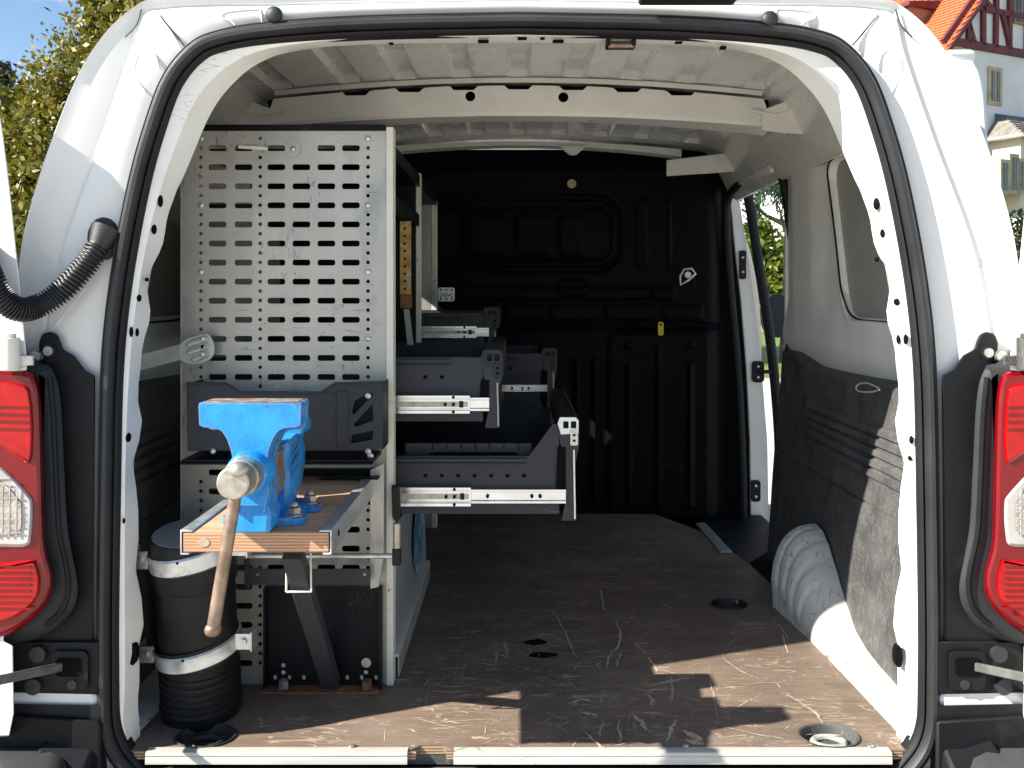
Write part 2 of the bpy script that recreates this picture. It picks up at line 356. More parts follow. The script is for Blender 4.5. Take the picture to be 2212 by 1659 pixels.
XZ = lambda u, v, w: (u, w, v)
YZ = lambda u, v, w: (w, u, v)
XY = lambda u, v, w: (u, v, w)
def rrect(x0, y0, x1, y1, r, n=4):
    pts = []
    for (cx, cy, a0) in ((x1 - r, y1 - r, 0), (x0 + r, y1 - r, 90), (x0 + r, y0 + r, 180), (x1 - r, y0 + r, 270)):
        for i in range(n + 1):
            a = R(a0 + 90 * i / n); pts.append((cx + r * math.cos(a), cy + r * math.sin(a)))
    return pts
def circle(cx, cy, r, n=12, ry=None): return [(cx + r * math.cos(2 * math.pi * i / n), cy + (ry or r) * math.sin(2 * math.pi * i / n)) for i in range(n)]
def catmull(pts, m):
    """m samples per span through pts"""
    pts = [np.array(p, float) for p in pts]; out = []
    for i in range(len(pts) - 1):
        p0 = pts[i - 1] if i else 2 * pts[0] - pts[1]; p1, p2 = pts[i], pts[i + 1]; p3 = pts[i + 2] if i + 2 < len(pts) else 2 * pts[-1] - pts[-2]
        for k in range(m):
            t = k / m; out.append(.5 * ((2 * p1) + (p2 - p0) * t + (2 * p0 - 5 * p1 + 4 * p2 - p3) * t * t + (3 * p1 - p0 - 3 * p2 + p3) * t ** 3))
    out.append(pts[-1]); return out
def grid_mesh(name, pts, material, parent=None, angle=40, thick=0):
    """pts: numpy (n, m, 3)"""
    n, m, _ = pts.shape; idx = np.arange(n * m).reshape(n, m)
    f = np.stack([idx[:-1, :-1], idx[:-1, 1:], idx[1:, 1:], idx[1:, :-1]], -1).reshape(-1, 4)
    me = bpy.data.meshes.new(name); me.from_pydata(pts.reshape(-1, 3).tolist(), [], f.tolist()); me.update()
    o = finish(name, me, material, parent, angle)
    if thick:
        s = o.modifiers.new('solid', 'SOLIDIFY'); s.thickness = thick; s.offset = 0
    return o
def sst(a, b, x): t = np.clip((x - a) / (b - a), 0, 1); return t * t * (3 - 2 * t)
def sd_rr(x, z, x0, z0, x1, z1, r):
    cx, cz, hx, hz = (x0 + x1) / 2, (z0 + z1) / 2, (x1 - x0) / 2 - r, (z1 - z0) / 2 - r
    qx = np.abs(x - cx) - hx; qz = np.abs(z - cz) - hz
    return np.hypot(np.maximum(qx, 0), np.maximum(qz, 0)) + np.minimum(np.maximum(qx, qz), 0) - r

# ================================================================== THE SETTING: ground
GZ = -0.58
def sheet(name, poly, z, material):
    me = bpy.data.meshes.new(name); me.from_pydata([(x, y, z) for x, y in poly], [], [tuple(range(len(poly)))])
    return tag(finish(name, me, material, smooth_=False), kind='structure')
sheet('ground', [(-900, -900), (900, -900), (900, 900), (-900, 900)], GZ, 'paving')
sheet('lawn', [(2.5, 13.5), (40, 9), (60, 60), (-10, 60), (2.5, 30)], GZ + .006, 'lawn')
sheet('flower_bed', [(4.2, 30.6), (13, 26.4), (14, 28), (6, 42)], GZ + .012, 'soil')

# ================================================================== THE VAN
van = thing('delivery_van', (0, 2.6, GZ), 'white delivery van seen from behind with both rear doors swung fully open', 'van')
def ring(anch, y, m=6):
    """half ring given as (offset px from the van centre line, py) at distance y, mirrored to a full arch"""
    c = catmull(anch, m); half = [((o / FPX) * y, PZ(p, y)) for o, p in c]
    return [(-x, y, z) for x, z in half[::-1]] + [(x, y, z) for x, z in half[1:]]
SEAL = [(0, 24), (330, 31), (540, 45), (653, 64), (714, 93), (770, 160), (810, 262), (848, 400), (885, 600), (905, 790), (912, 1050), (916, 1450), (904, 1610), (830, 1715)]
SEAL_IN = [(0, 66), (330, 73), (528, 88), (624, 105), (677, 131), (727, 189), (767, 281), (805, 411), (842, 606), (862, 790), (870, 1050), (874, 1450), (866, 1592), (800, 1690)]
FL1 = [(0, 79), (330, 86), (518, 100), (608, 118), (658, 145), (706, 204), (747, 294), (787, 420), (823, 612), (843, 790), (850, 1050), (850, 1450), (848, 1590), (780, 1690)]
FL2 = [(0, 92), (330, 96), (480, 106), (562, 124), (612, 152), (664, 208), (718, 300), (770, 425), (803, 614), (816, 790), (826, 1050), (815, 1400), (824, 1575), (770, 1680)]
OUT = [(0, -26), (330, -22), (540, -12), (690, -6), (775, -3), (824, 10), (902, 82), (972, 210), (1058, 465), (1097, 720), (1106, 1000), (1106, 1450), (1106, 1600), (1106, 1700)]
GUT = [(0, -4), (330, 2), (540, 7), (690, 9), (775, 14), (824, 30), (848, 116), (910, 296), (998, 540), (1034, 760), (1045, 1000), (1045, 1450), (1045, 1600), (1045, 1700)]
GUT2 = [(o - 12 if o > 600 else o, p + 6) for o, p in GUT]
FL1 = [(0, 76), (330, 82), (508, 99), (595, 124), (662, 171), (708, 236), (753, 348), (792, 476), (820, 618), (840, 790), (850, 1050), (850, 1450), (848, 1590), (780, 1690)]
FL2 = [(0, 92), (330, 96), (485, 111), (560, 136), (618, 182), (664, 244), (708, 345), (762, 478), (795, 620), (814, 790), (826, 1050), (815, 1400), (824, 1575), (770, 1680)]
BACK = [(0, 22), (330, 26), (500, 34), (640, 46), (740, 70), (830, 120), (885, 210), (912, 400), (922, 610), (922, 790), (922, 1050), (915, 1400), (880, 1560), (800, 1640)]
# painted rear frame: side skin, outer edge, drip gutter, pillar face up to the seal
mb = MB()
rOut = ring(OUT, 1.370)
rSkin = [(x * 1.03, 1.42, z + (.012 if z > .9 else 0)) for x, y, z in rOut]
mid1 = [tuple(.35 * np.array(a) + .65 * np.array(b) + np.array((0, .004, 0))) for a, b in zip(ring(GUT, 1.377), rOut)]
mb.loft([rSkin, [(x * 1.006, 1.376, z) for x, y, z in rOut], rOut, mid1, ring(GUT, 1.377), ring(GUT2, 1.381), ring(GUT2, 1.373)])
frame = mb.build('rear_frame', 'white_paint', van, angle=28)
s = frame.modifiers.new('solid', 'SOLIDIFY'); s.thickness = .002; s.offset = -1
g2 = ring(GUT2, 1.373); se = ring(SEAL, 1.376); sc_ = ring([(o * .98, p + 8) for o, p in SEAL], 1.378)
mids = []
for t in (.12, .3, .5, .7, .88):
    mids.append([tuple(np.array(a) * (1 - t) + np.array(b) * t + np.array((0, -.003 * math.sin(math.pi * t), 0))) for a, b in zip(g2, se)])
MB().loft([g2] + mids + [se, sc_]).build('rear_pillar_face', 'white_paint', van, angle=40)
# flange inside the seal with a scalloped edge, and the return to the side walls
fl0 = ring(SEAL_IN, 1.374); fl1 = ring(FL1, 1.378); fl2 = ring(FL2, 1.418)
def scallop(pts, amp):
    out = []
    for i, (x, y, z) in enumerate(pts):
        k = amp * (math.sin(z * 42) + .6 * math.sin(z * 67 + 1.3)) if z < .85 else 0
        out.append((x + (k if x < 0 else -k), y + .2 * abs(k), z))
    return out
MB().loft([ring([(o, p - 6) for o, p in SEAL_IN], 1.374), fl0, fl1, scallop(fl2, .0045), ring([(o * 1.012, p) for o, p in FL2], 1.424)]).build('door_flange', 'white_inner', van, angle=22)
MB().loft([ring([(o * 1.006, p) for o, p in FL2], 1.4245), ring(BACK, 1.47)]).build('inner_pillar_return', 'white_inner', van, angle=30)
# rubber door seal, swept along the opening
cs = catmull(SEAL, 6); half = np.array([((o / FPX) * 1.36, PZ(p, 1.36)) for o, p in cs]); full = np.vstack([(half * [-1, 1])[::-1], half[1:]])
tg = np.gradient(full, axis=0); tg /= np.linalg.norm(tg, axis=1)[:, None]; nr = np.stack([tg[:, 1], -tg[:, 0]], 1)
def sweep(section): return [[(q[0] + n_[0] * a, yy, q[1] + n_[1] * a) for q, n_ in zip(full, nr)] for a, yy in section]
MB().loft(sweep([(-.001, 1.385), (-.001, 1.365), (.0005, 1.361), (.002, 1.3612), (.0024, 1.3645), (.003, 1.361), (.0045, 1.3605), (.005, 1.364), (.0065, 1.356), (.011, 1.3515), (.0165, 1.352), (.0205, 1.358), (.0213, 1.368), (.0215, 1.385)])).build('door_seal', 'rubber', van, angle=50)
MB().loft(sweep([(.021, 1.378), (.022, 1.368), (.0245, 1.364), (.028, 1.366), (.0302, 1.374), (.0305, 1.39)])).build('door_seal', 'rubber_dark', van, angle=50)

# outer side skins, roof skin, cab
def skin(name, sign, y0, y1, zlo, zhi):
    prof = [(abs(x) * 1.03, z) for x, y, z in rOut if x >= 0 and zlo - .02 <= z <= zhi]
    MB().loft([[(sign * x, y0, z) for x, z in prof], [(sign * (x + .012), (y0 + y1) / 2, z) for x, z in prof], [(sign * x, y1, z) for x, z in prof]]).build(name, 'white_paint', van, angle=30)
skin('side_skin', -1, 1.42, 4.3, -.3, .93); skin('side_skin', 1, 1.42, 2.395, -.3, .93); skin('side_skin', 1, 2.97, 4.3, -.3, .93)
prof = [(x * .985, z + .006) for x, y, z in rOut if z > .93]
MB().loft([[(x, yy, z + dz) for x, z in prof] for yy, dz in ((1.392, .0), (1.9, .03), (2.8, .05), (3.6, .03), (4.3, -.05))]).build('roof_skin', 'white_paint', van, angle=40)
MB().box((-.76, 1.45, -.32), (.76, 4.3, -.085)).build('underbody', 'void', van)
MB().box((-.74, 4.3, -.32), (.74, 5.0, .35)).build('bonnet', 'white_paint', van, bevel=.08, seg=4)
for sx in (-1, 1):
    for yy in (2.0, 4.55):
        w = MB(); w.tube([(sx * .60, yy, GZ + .305), (sx * .61, yy, GZ + .305), (sx * .74, yy, GZ + .305), (sx * .76, yy, GZ + .305)], [.28, .305, .305, .28], 28)
        wh = w.build('wheel', 'rubber', van); MB().cyl((sx * .755, yy, GZ + .305), (sx * .768, yy, GZ + .305), .19, 24).build('rim', 'steel_bolt', wh)

# ---- roof lining with pressed ribs
RIBX = [-.369, -.247, -.124, 0, .124, .247, .369]
xs = set([-.69, -.685, -.675, -.66, -.645, -.63, -.61, -.59, -.57, -.5, -.43, .43, .5, .57, .59, .61, .63, .645, .66, .675, .685, .69])
for c in RIBX + [-.52, .52]:
    for o in (-.026, -.020, -.017, 0, .017, .020, .026): xs.add(round(c + o, 4))
xs = np.array(sorted(xs))
ys = np.array([1.40, 1.45, 1.455, 1.47, 1.6, 1.75, 1.9, 1.99, 2.005, 2.01, 2.03, 2.06, 2.12, 2.15, 2.165, 2.17, 2.19, 2.3, 2.45, 2.6, 2.72, 2.735, 2.74, 2.75, 2.80, 2.87])
X_, Y_ = np.meshgrid(xs, ys)
def roofz(x, y): return 1.163 - .10 * x * x - .14 * sst(.58, .69, np.abs(x)) + .006 * np.sin((y - 1.4) * 2.1)
Zr = roofz(X_, Y_)
ribm = np.zeros_like(X_)
for c in RIBX + [-.52, .52]: ribm = np.maximum(ribm, 1 - sst(.0175, .025, np.abs(X_ - c)))
ym = sst(1.452, 1.47, Y_) * (1 - sst(2.005, 2.03, Y_)) + sst(2.165, 2.19, Y_) * (1 - sst(2.735, 2.75, Y_))
Zr = Zr + .013 * ribm * ym
grid_mesh('roof_lining', np.stack([X_, Y_, Zr], -1), 'white_roof', van, angle=18)
for yy in (1.46, 2.045):      # glue-lipped flange strips along the roof
    xs2 = np.linspace(-.545, .545, 40); m = MB()
    m.loft([[(x, yy - .018, roofz(x, yy) - .003) for x in xs2], [(x, yy, roofz(x, yy) - .010) for x in xs2], [(x, yy + .02, roofz(x, yy) - .004) for x in xs2]]); m.build('roof_strip', 'white_inner', van)
# ---- cross beam: web with notches at the ribs and two round holes, bottom flange, end gussets
top = []; BY = 2.065
for x in np.linspace(-.555, .555, 45):
    top.append((x, float(roofz(x, BY)) - .012))
def notch(pts):
    out = []
    for c in RIBX[::-1]:
        zc = float(roofz(c, BY)) - .012; out.append((c, [(c + .032, zc), (c + .022, zc - .009), (c - .022, zc - .009), (c - .032, zc)]))
    p = [q for q in pts if all(abs(q[0] - c) > .034 for c in RIBX)]
    for c, n_ in out: p += n_
    return sorted(p, key=lambda q: q[0])
top = notch(top)
low = [(x, float(roofz(x, BY)) - .072 + .006 * (abs(x) / .55) ** 2) for x in np.linspace(.575, -.575, 25)]
holes = [circle(PX(1016, BY), PZ(208, BY), .0115, 20), circle(PX(1217, BY), PZ(210, BY), .0115, 20)]
beam = MB().prism(top + low, BY, BY + .002, XZ, holes).build('roof_beam', 'white_inner', van)
m = MB(); xs2 = np.linspace(-.575, .575, 40)
m.loft([[(x, BY, float(roofz(x, BY)) - .072 + .006 * (abs(x) / .55) ** 2) for x in xs2], [(x, BY + .004, float(roofz(x, BY)) - .080 + .006 * (abs(x) / .55) ** 2) for x in xs2], [(x, BY + .075, float(roofz(x, BY)) - .080) for x in xs2], [(x, BY + .08, float(roofz(x, BY)) - .01) for x in xs2]])
m.build('beam_flange', 'white_inner', beam, angle=25)
MB().loft([[(x, BY + .03, roofz(x, BY) - .075) for x in xs2], [(x, BY + .03, roofz(x, BY) - .006) for x in xs2]]).build('beam_shade_sheet', 'void', beam)  # black sheet stands in for the shade inside the hollow beam
for sx in (-1, 1):
    g = MB(); g.prism([(.55, 1.100), (.60, 1.118), (.645, 1.10), (.662, 1.06), (.655, 1.045), (.60, 1.048), (.55, 1.055)], BY - .006, BY - .003, lambda u, v, w: (sx * u, w, v))
    g.tube([(sx * .525, BY - .005, 1.100), (sx * .58, BY - .006, 1.088), (sx * .62, BY - .008, 1.10), (sx * .64, BY - .008, 1.125)], .004, 8)
    g.build('beam_gusset', 'white_inner', beam, bevel=.001)
    MB().cyl((sx * .625, BY - .01, 1.095), (sx * .625, BY - .01, 1.128), .009, 12).build('cable_clip', 'white_inner', beam)

# ---- side walls: upper quarter panel as a pressed surface with the blanked window
def wall(sign):
    n_ = 1 if sign < 0 else 3; ys = np.unique(np.concatenate([np.linspace(1.455, 2.36, 92 * n_), [2.37, 2.375, 2.38]])); zs = np.linspace(.46, 1.13, 90 * n_)
    Yg, Zg = np.meshgrid(ys, zs)
    X = .700 + .014 * (1 - sst(.50, .57, Zg)) - .010 * sst(.50, .58, Zg) * (1 - sst(.58, .68, Zg)) - .10 * sst(1.0, 1.13, Zg) ** 1.4
    # bulge of the pillar between window blank and sliding door
    X -= .012 * sst(2.05, 2.16, Yg) * (1 - sst(2.28, 2.38, Yg)) * sst(.56, .72, Zg)
    d = sd_rr(Yg - .31 * (Zg - 1.0), Zg, 1.30, .632, 2.062, .985, .06)
    rec = 1 - sst(-.003, .0015, d)
    X = X + .010 * rec - .006 * (1 - sst(.0, .03, d)) * (1 - rec)
    rail = sst(1.01, 1.025, Zg) * (1 - sst(1.075, 1.09, Zg)); X -= .02 * rail
    o = grid_mesh('side_wall', np.stack([sign * X, Yg, Zg], -1), 'white_inner', van, angle=35)
    o.data.materials.append(MATS['quarter_skin'])
    fy = (Yg[:-1, :-1] + Yg[1:, 1:]) / 2; fz = (Zg[:-1, :-1] + Zg[1:, 1:]) / 2
    fd = sd_rr(fy - .31 * (fz - 1.0), fz, 1.30, .632, 2.062, .985, .06)
    o.data.polygons.foreach_set('material_index', (fd < -.006).astype(np.int32).reshape(-1))
    zz_ = [(2.062 + .31 * (z - 1.0), z) for z in (.70, .76, .82, .88, .93)]
    gp = [(1.60, .632), (1.75, .632), (1.86, .633), (1.915, .645), (1.945, .67)] + zz_ + [(2.045, .965), (2.02, .983), (1.97, .986), (1.85, .986), (1.7, .985)]
    MB().tube([(sign * (.6955 - .012 * float(sst(2.0, 2.16, np.array(float(q[0]))))), float(q[0]), float(q[1])) for q in catmull(gp, 4)], .0022, 6).build('panel_gap', 'rubber_dark', o)
    # black patches painting the shade of slots in the cant rail and wall
    for (yy, zz, w, h) in () if sign < 0 else ((1.62, 1.04, .008, .02), (1.66, 1.045, .005, .022), (1.80, .985, .006, .012), (1.98, 1.02, .006, .022), (2.0, 1.025, .004, .02), (2.02, 1.02, .005, .03), (2.2, 1.0, .006, .012), (2.24, .998, .006, .012), (2.3, 1.01, .008, .012)):
        x = .692 - .10 * float(sst(1.0, 1.13, np.array(zz))) ** 1.4 - (.022 if 1.015 < zz < 1.085 else .002) - (.012 * float(sst(2.05, 2.16, np.array(yy))) * (1 - float(sst(2.28, 2.38, np.array(yy))))) - .003
        MB().prism(rrect(yy - w / 2, zz - h / 2, yy + w / 2, zz + h / 2, w * .35, 2), sign * x, sign * (x + .002), YZ).build('slot', 'void', o)
    return o
wall(-1); rw = wall(1)
# rail above the sliding door opening, rear jamb, front pillar
MB().prism([(2.375, 1.0), (2.60, 1.012), (2.88, 1.0), (2.88, 1.13), (2.375, 1.13)], .655, .70, YZ).build('door_header', 'white_inner', van, bevel=.008)
MB().prism([(2.37, -.1), (2.385, -.1), (2.385, 1.0), (2.37, 1.0)], .694, .775, YZ).build('door_jamb', 'white_inner', van, bevel=.003)
FP = lambda off: [(.664 + off, 1.02), (.672 + off, .85), (.690 + off, .60), (.712 + off, .30), (.728 + off, .0), (.733 + off, -.16)]
DP = 2.93
inner = [(PX(p, DP), PZ(q, DP)) for p, q in ((1576, 415), (1585, 520), (1600, 650), (1612, 800), (1619, 950), (1622, 1200))]
outer = [(PX(p, DP), PZ(q, DP)) for p, q in ((1594, 410), (1612, 520), (1630, 650), (1646, 800), (1658, 950), (1662, 1200))]
fp = MB().prism(inner + outer[::-1], DP, DP + .05, XZ).build('front_pillar', 'white_inner', van, bevel=.004)
MB().prism([(.50, 1.14), (inner[0][0], 1.14)] + inner + [(.50, -.16)], DP + .004, DP + .012, XZ).build('pillar_lining', 'void', van)
seals = catmull([(PX(p, DP), DP - .01, PZ(q, DP)) for p, q in ((1606, 380), (1622, 470), (1640, 590), (1660, 720), (1675, 860), (1682, 1000), (1676, 1200))], 5)
MB().tube([tuple(p) for p in seals], .016, 10).build('sliding_door_seal', 'rubber_dark', van)
seal2 = catmull([(.700, 2.36, .50), (.712, 2.37, .62), (.716, 2.375, .75), (.700, 2.375, .93), (.688, 2.40, 1.0), (.676, 2.52, 1.022), (.668, 2.70, 1.018), (.655, 2.84, .985), (.655, 2.87, .90), (.672, 2.89, .70), (.700, 2.90, .40), (.715, 2.90, .0), (.70, 2.90, -.14)], 6)
MB().tube([tuple(p) for p in seal2], .013, 10).build('sliding_door_seal', 'rubber_dark', van)
for (cx, cy, w, h) in ((1604, 572, 14, 62), (1637, 803, 26, 46), (1632, 1060, 20, 46)):
    p = P(cx, cy, DP - .002); a = w / FPX * DP / 2; b = h / FPX * DP / 2
    hg = MB().prism(rrect(p.x - a, p.z - b, p.x + a, p.z + b, a * .6, 4), DP - .008, DP, XZ).build('striker_plate', 'rubber_dark', van, bevel=.001)
    for k in (-.5, .5): MB().cyl((p.x, DP - .011, p.z + k * b), (p.x, DP - .007, p.z + k * b), .004, 10).build('screw', 'steel_bolt', hg)
p = P(1655, 803, DP - .03); MB().cyl(p + Vector((-.02, 0, 0)), p + Vector((.02, 0, 0)), .006, 10).build('check_stud', 'rubber_dark', van)
# cab door mirror seen through the sliding door gap
p = P(1661, 682, 3.55); m = MB(); m.prism(circle(p.x + .03, p.z, .055, 20, .085), 3.53, 3.60, XZ); m.build('wing_mirror', 'grey_plastic', van, bevel=.012, seg=3)

# ---- plastic lower trims with the ridges, and the wheel arches
def trim(sign):
    ys = np.linspace(1.45, 2.375, 70); zs = np.concatenate([np.linspace(-.02, .26, 30), np.arange(.264, .47, .0022), np.linspace(.472, .60, 30)])
    Yg, Zg = np.meshgrid(ys, zs)
    X = .648 + .062 * Zg
    edge = sst(1.50, 1.53, Yg) * (1 - sst(2.13, 2.15, Yg + .12 * (Zg - .38)))
    saw = ((.437 - Zg) / .0205) % 1.0; zone = (Zg < .437) & (Zg > .437 - .0205 * 5)
    X = X - np.where(zone, .0065 * (saw < .72) * np.clip(saw * 8, 0, 1), 0) * edge
    X += .004 * (np.abs(Zg - .285 + .0 * Yg) < .0025)
    # lobe at the far end and rounded top
    topz = .520 + .012 * sst(2.0, 1.5, Yg) + .030 * sst(2.10, 2.28, Yg)
    X += .05 * sst(topz - .022, topz + .004, Zg) ** 2
    X += .006 * sst(2.17, 2.31, Yg) * sst(.2, .5, Zg)
    Zc = np.minimum(Zg, topz + .004)
    return grid_mesh('side_trim', np.stack([sign * X, Yg, Zc], -1), 'trim_plastic', van, angle=30)
trim(-1); tr = trim(1)
for sx in (1,):
    q = P(1915, 842, 1.64); lp = catmull([(.655, 1.66, .515), (.648, 1.70, .52), (.642, 1.73, .512), (.640, 1.72, .503), (.648, 1.68, .505), (.655, 1.655, .512)], 5)
    MB().tube([tuple(p_) for p_ in lp], .0016, 6).build('wire_loop', 'zinc_strap', van)
def arch(sign):
    ys = np.concatenate([np.linspace(1.43, 1.82, 40), np.linspace(1.823, 2.09, 90)]); ts = np.linspace(0, 1, 26)
    Yg, Tg = np.meshgrid(ys, ts)
    yk = [1.43, 1.47, 1.52, 1.58, 1.64, 1.70, 1.76, 1.82, 1.87, 1.92, 1.96, 2.0, 2.03, 2.06, 2.09]
    zk = [.016, .017, .018, .019, .021, .026, .040, .078, .122, .163, .182, .184, .170, .125, .0]
    zt = np.interp(Yg, yk, zk); xb = np.interp(Yg, [1.43, 1.6, 1.8, 1.9, 2.0, 2.05, 2.09], [.592, .586, .577, .567, .557, .575, .62])
    xt = .652; th = Tg * math.pi / 2; e = np.interp(Yg, [1.7, 1.85], [1.0, .62])
    zz = zt * np.sin(th) ** e; xx = xb + (xt - xb) * (1 - np.cos(th) ** .9)
    saw = ((Yg - 1.852) / .041) % 1.0; rid = sst(.0, .16, saw) * (1 - sst(.55, .9, saw)) * (Yg > 1.852) * (Yg < 2.05)
    xx = xx - .0045 * rid * sst(.02, .12, Tg) * (1 - sst(.8, 1, Tg)); zz = zz + .0012 * rid * sst(.3, .8, Tg)
    return grid_mesh('wheel_arch', np.stack([sign * xx, Yg, zz - .004], -1), 'white_scuffed', van, angle=30)
arch(-1); arch(1)
# lower side returns from wheel arch to the jamb under the trim
for sx in (-1, 1):
    MB().hexa([(sx * .573, 2.06, -.03), (sx * .75, 2.06, -.03), (sx * .75, 2.42, -.03), (sx * .61, 2.42, -.03), (sx * .66, 2.06, .02), (sx * .75, 2.06, .02), (sx * .75, 2.42, .0), (sx * .66, 2.42, .0)]).build('sill_corner', 'black_plastic', van)
MB().box((.575, 2.38, -.05), (.78, 2.95, -.028)).build('side_step', 'black_plastic', van)
MB().box((-.9, 2.9, -.2), (.655, 2.96, 1.14)).build('cab_blank', 'void', van)

# ---- bulkhead with pressed shapes
BYK = 2.84
def bulk():
    xs = np.linspace(-.72, .672, 200); zs = np.linspace(-.01, 1.14, 190)
    Xg, Zg = np.meshgrid(xs, zs); px = lambda p: PX(p, BYK); pz = lambda q: PZ(q, BYK)
    h = np.zeros_like(Xg)
    def groove(d, w, k): return -k * (1 - sst(w * .4, w, np.abs(d)))
    def raise_(d, k, s=.008): return k * (1 - sst(-s, 0, d))
    d = sd_rr(Xg, Zg, px(860), pz(582), px(1336), pz(428), .07); h += groove(d, .012, .012) + groove(d + .028, .008, .008)
    for a, b in ((1010, 1095), (1112, 1190), (1205, 1262)): h += raise_(sd_rr(Xg, Zg, px(a), pz(552), px(b), pz(462), .015), .010)
    for a, b in ((1000, 1046), (1372, 1400), (1438, 1452)): h += raise_(sd_rr(Xg, Zg, px(a), pz(580), px(b), pz(430), .008), .007)
    h += raise_(sd_rr(Xg, Zg, px(860), pz(650), px(1460), pz(618), .012), .009)
    h += raise_(sd_rr(Xg, Zg, px(1200), pz(640), px(1272), pz(602), .03), .009)
    h -= raise_(sd_rr(Xg, Zg, px(1343), pz(647), px(1412), pz(621), .017), .016, .004)
    for a, b in ((1040, 1080), (1090, 1176), (1186, 1296), (1306, 1420), (1432, 1520)): h += raise_(sd_rr(Xg, Zg, px(a), pz(694), px(b), pz(657), .006), .008, .006)
    h -= raise_(sd_rr(Xg, Zg, px(840), pz(712), px(1580), pz(699), .004), .012, .005)
    h += raise_(sd_rr(Xg, Zg, px(1312), pz(1130), px(1532), pz(717), .035), .010, .006)
    for c, t in ((1357, 780), (1420, 742), (1490, 780)): h += raise_(sd_rr(Xg, Zg, px(c - 9), pz(1100), px(c + 9), pz(t), .012), .012, .012)
    for c, t in ((1245, 770), (1284, 770), (1120, 760), (1180, 760), (1000, 760)): h += raise_(sd_rr(Xg, Zg, px(c - 8), pz(1100), px(c + 8), pz(t), .010), .010, .01)
    h += raise_(sd_rr(Xg, Zg, px(1347), pz(755), px(1367), pz(735), .012), .008) + raise_(sd_rr(Xg, Zg, px(1480), pz(755), px(1502), pz(735), .012), .008)
    h += groove(Xg - px(1545) - .0 * Zg, .01, .0)
    Y = BYK - h
    Y = Y + .12 * np.clip((Xg - .585) / .087, 0, 1) ** 2 + .05 * sst(1.06, 1.14, Zg)
    return grid_mesh('bulkhead', np.stack([Xg, Y, Zg], -1), 'bulkhead_black', van, angle=60)
bk = bulk()
MB().tube([tuple(p) for p in catmull([(PX(q, 2.81), 2.81, PZ(r, 2.81)) for q, r in ((1080, 700), (1200, 702), (1300, 701), (1425, 699), (1500, 702), (1565, 712))], 5)], .004, 8).build('cable', 'void', bk)
MB().cyl(P(1235, 397, 2.815), P(1235, 397, 2.84), .014, 18).build('grommet', 'sandstone', bk)
p = P(1427, 710, 2.80); m = MB(); m.prism(rrect(p.x - .0085, p.z - .021, p.x + .0085, p.z + .021, .006), 2.795, 2.802, XZ, [circle(p.x, p.z + .012, .004, 10)]); m.build('pull_tag', 'yellow_tag', bk, bevel=.001)
p = P(1487, 597, 2.79); m = MB()
m.tube([tuple(Vector((p.x, 2.80, p.z)) + Vector(v)) for v in ((-.022, 0, -.025), (-.024, 0, 0), (-.012, 0, .022), (.012, 0, .024), (.024, 0, .008), (.002, 0, -.012))], .0038, 8, closed=True)
m.cyl((p.x, 2.795, p.z + .005), (p.x, 2.83, p.z + .005), .010, 14); m.build('lashing_ring', 'galvanised', bk)
# white lip at the top of the bulkhead with a V bracket
xs2 = np.linspace(-.60, .50, 30)
MB().loft([[(x, 2.80, float(roofz(x, 2.8)) - .012) for x in xs2], [(x, 2.795, float(roofz(x, 2.8)) - .026 - .012 * (x / .55) ** 2) for x in xs2], [(x, 2.83, float(roofz(x, 2.8)) - .03 - .012 * (x / .55) ** 2) for x in xs2]]).build('front_roof_lip', 'white_roof', van)
p = P(1237, 320, 2.79); MB().prism([(p.x - .045, p.z + .008), (p.x + .045, p.z + .008), (p.x + .010, p.z - .022), (p.x - .010, p.z - .022)], 2.786, 2.794, XZ).build('lip_bracket', 'white_roof', van, bevel=.003)
# flat bar from the cant rail towards the middle
a0 = P(1440, 363, 2.75); b0 = P(1588, 350, 2.70)
m = MB(); m.hexa([(a0.x, a0.y, a0.z - .024), (b0.x, b0.y, b0.z - .028), (b0.x, b0.y + .01, b0.z - .028), (a0.x, a0.y + .01, a0.z - .024), (a0.x, a0.y, a0.z + .024), (b0.x, b0.y, b0.z + .030), (b0.x, b0.y + .01, b0.z + .030), (a0.x, a0.y + .01, a0.z + .024)]); m.build('rail_bar', 'white_roof', van, bevel=.002)

# ---- header fittings: latch striker, black patches painting the shade of slots
m = MB(); SY = 1.40
zz = PZ(92, SY); x0, x1 = PX(1309, SY), PX(1372, SY)
m.box((x0, SY - .012, zz - .008), (x0 + .006, SY + .014, zz + .010)); m.box((x1 - .006, SY - .012, zz - .008), (x1, SY + .014, zz + .010)); m.box((x0, SY + .006, zz - .008), (x1, SY + .014, zz + .010))
st = m.build('latch_striker', 'shelf_dark', van, bevel=.0015); MB().cyl((x0 + .003, SY - .006, zz - .006), (x1 - .003, SY - .006, zz - .006), .0045, 12).build('striker_pin', 'lever_steel', st)
for (a, b, c, d_) in ((795, 80, 22, 5), (1044, 89, 24, 6), (1128, 83, 20, 5), (1206, 89, 24, 6), (845, 94, 10, 4), (1466, 92, 16, 4), (1172, 83, 10, 4), (1562, 103, 14, 7)):
    yy = 1.388; p = P(a, b, yy); w = c / FPX * yy / 2; hh = d_ / FPX * yy / 2
    MB().prism(rrect(p.x - w, p.z - hh, p.x + w, p.z + hh, hh * .7, 3), yy - .002, yy + .004, XZ).build('header_slot_shade', 'void', van)
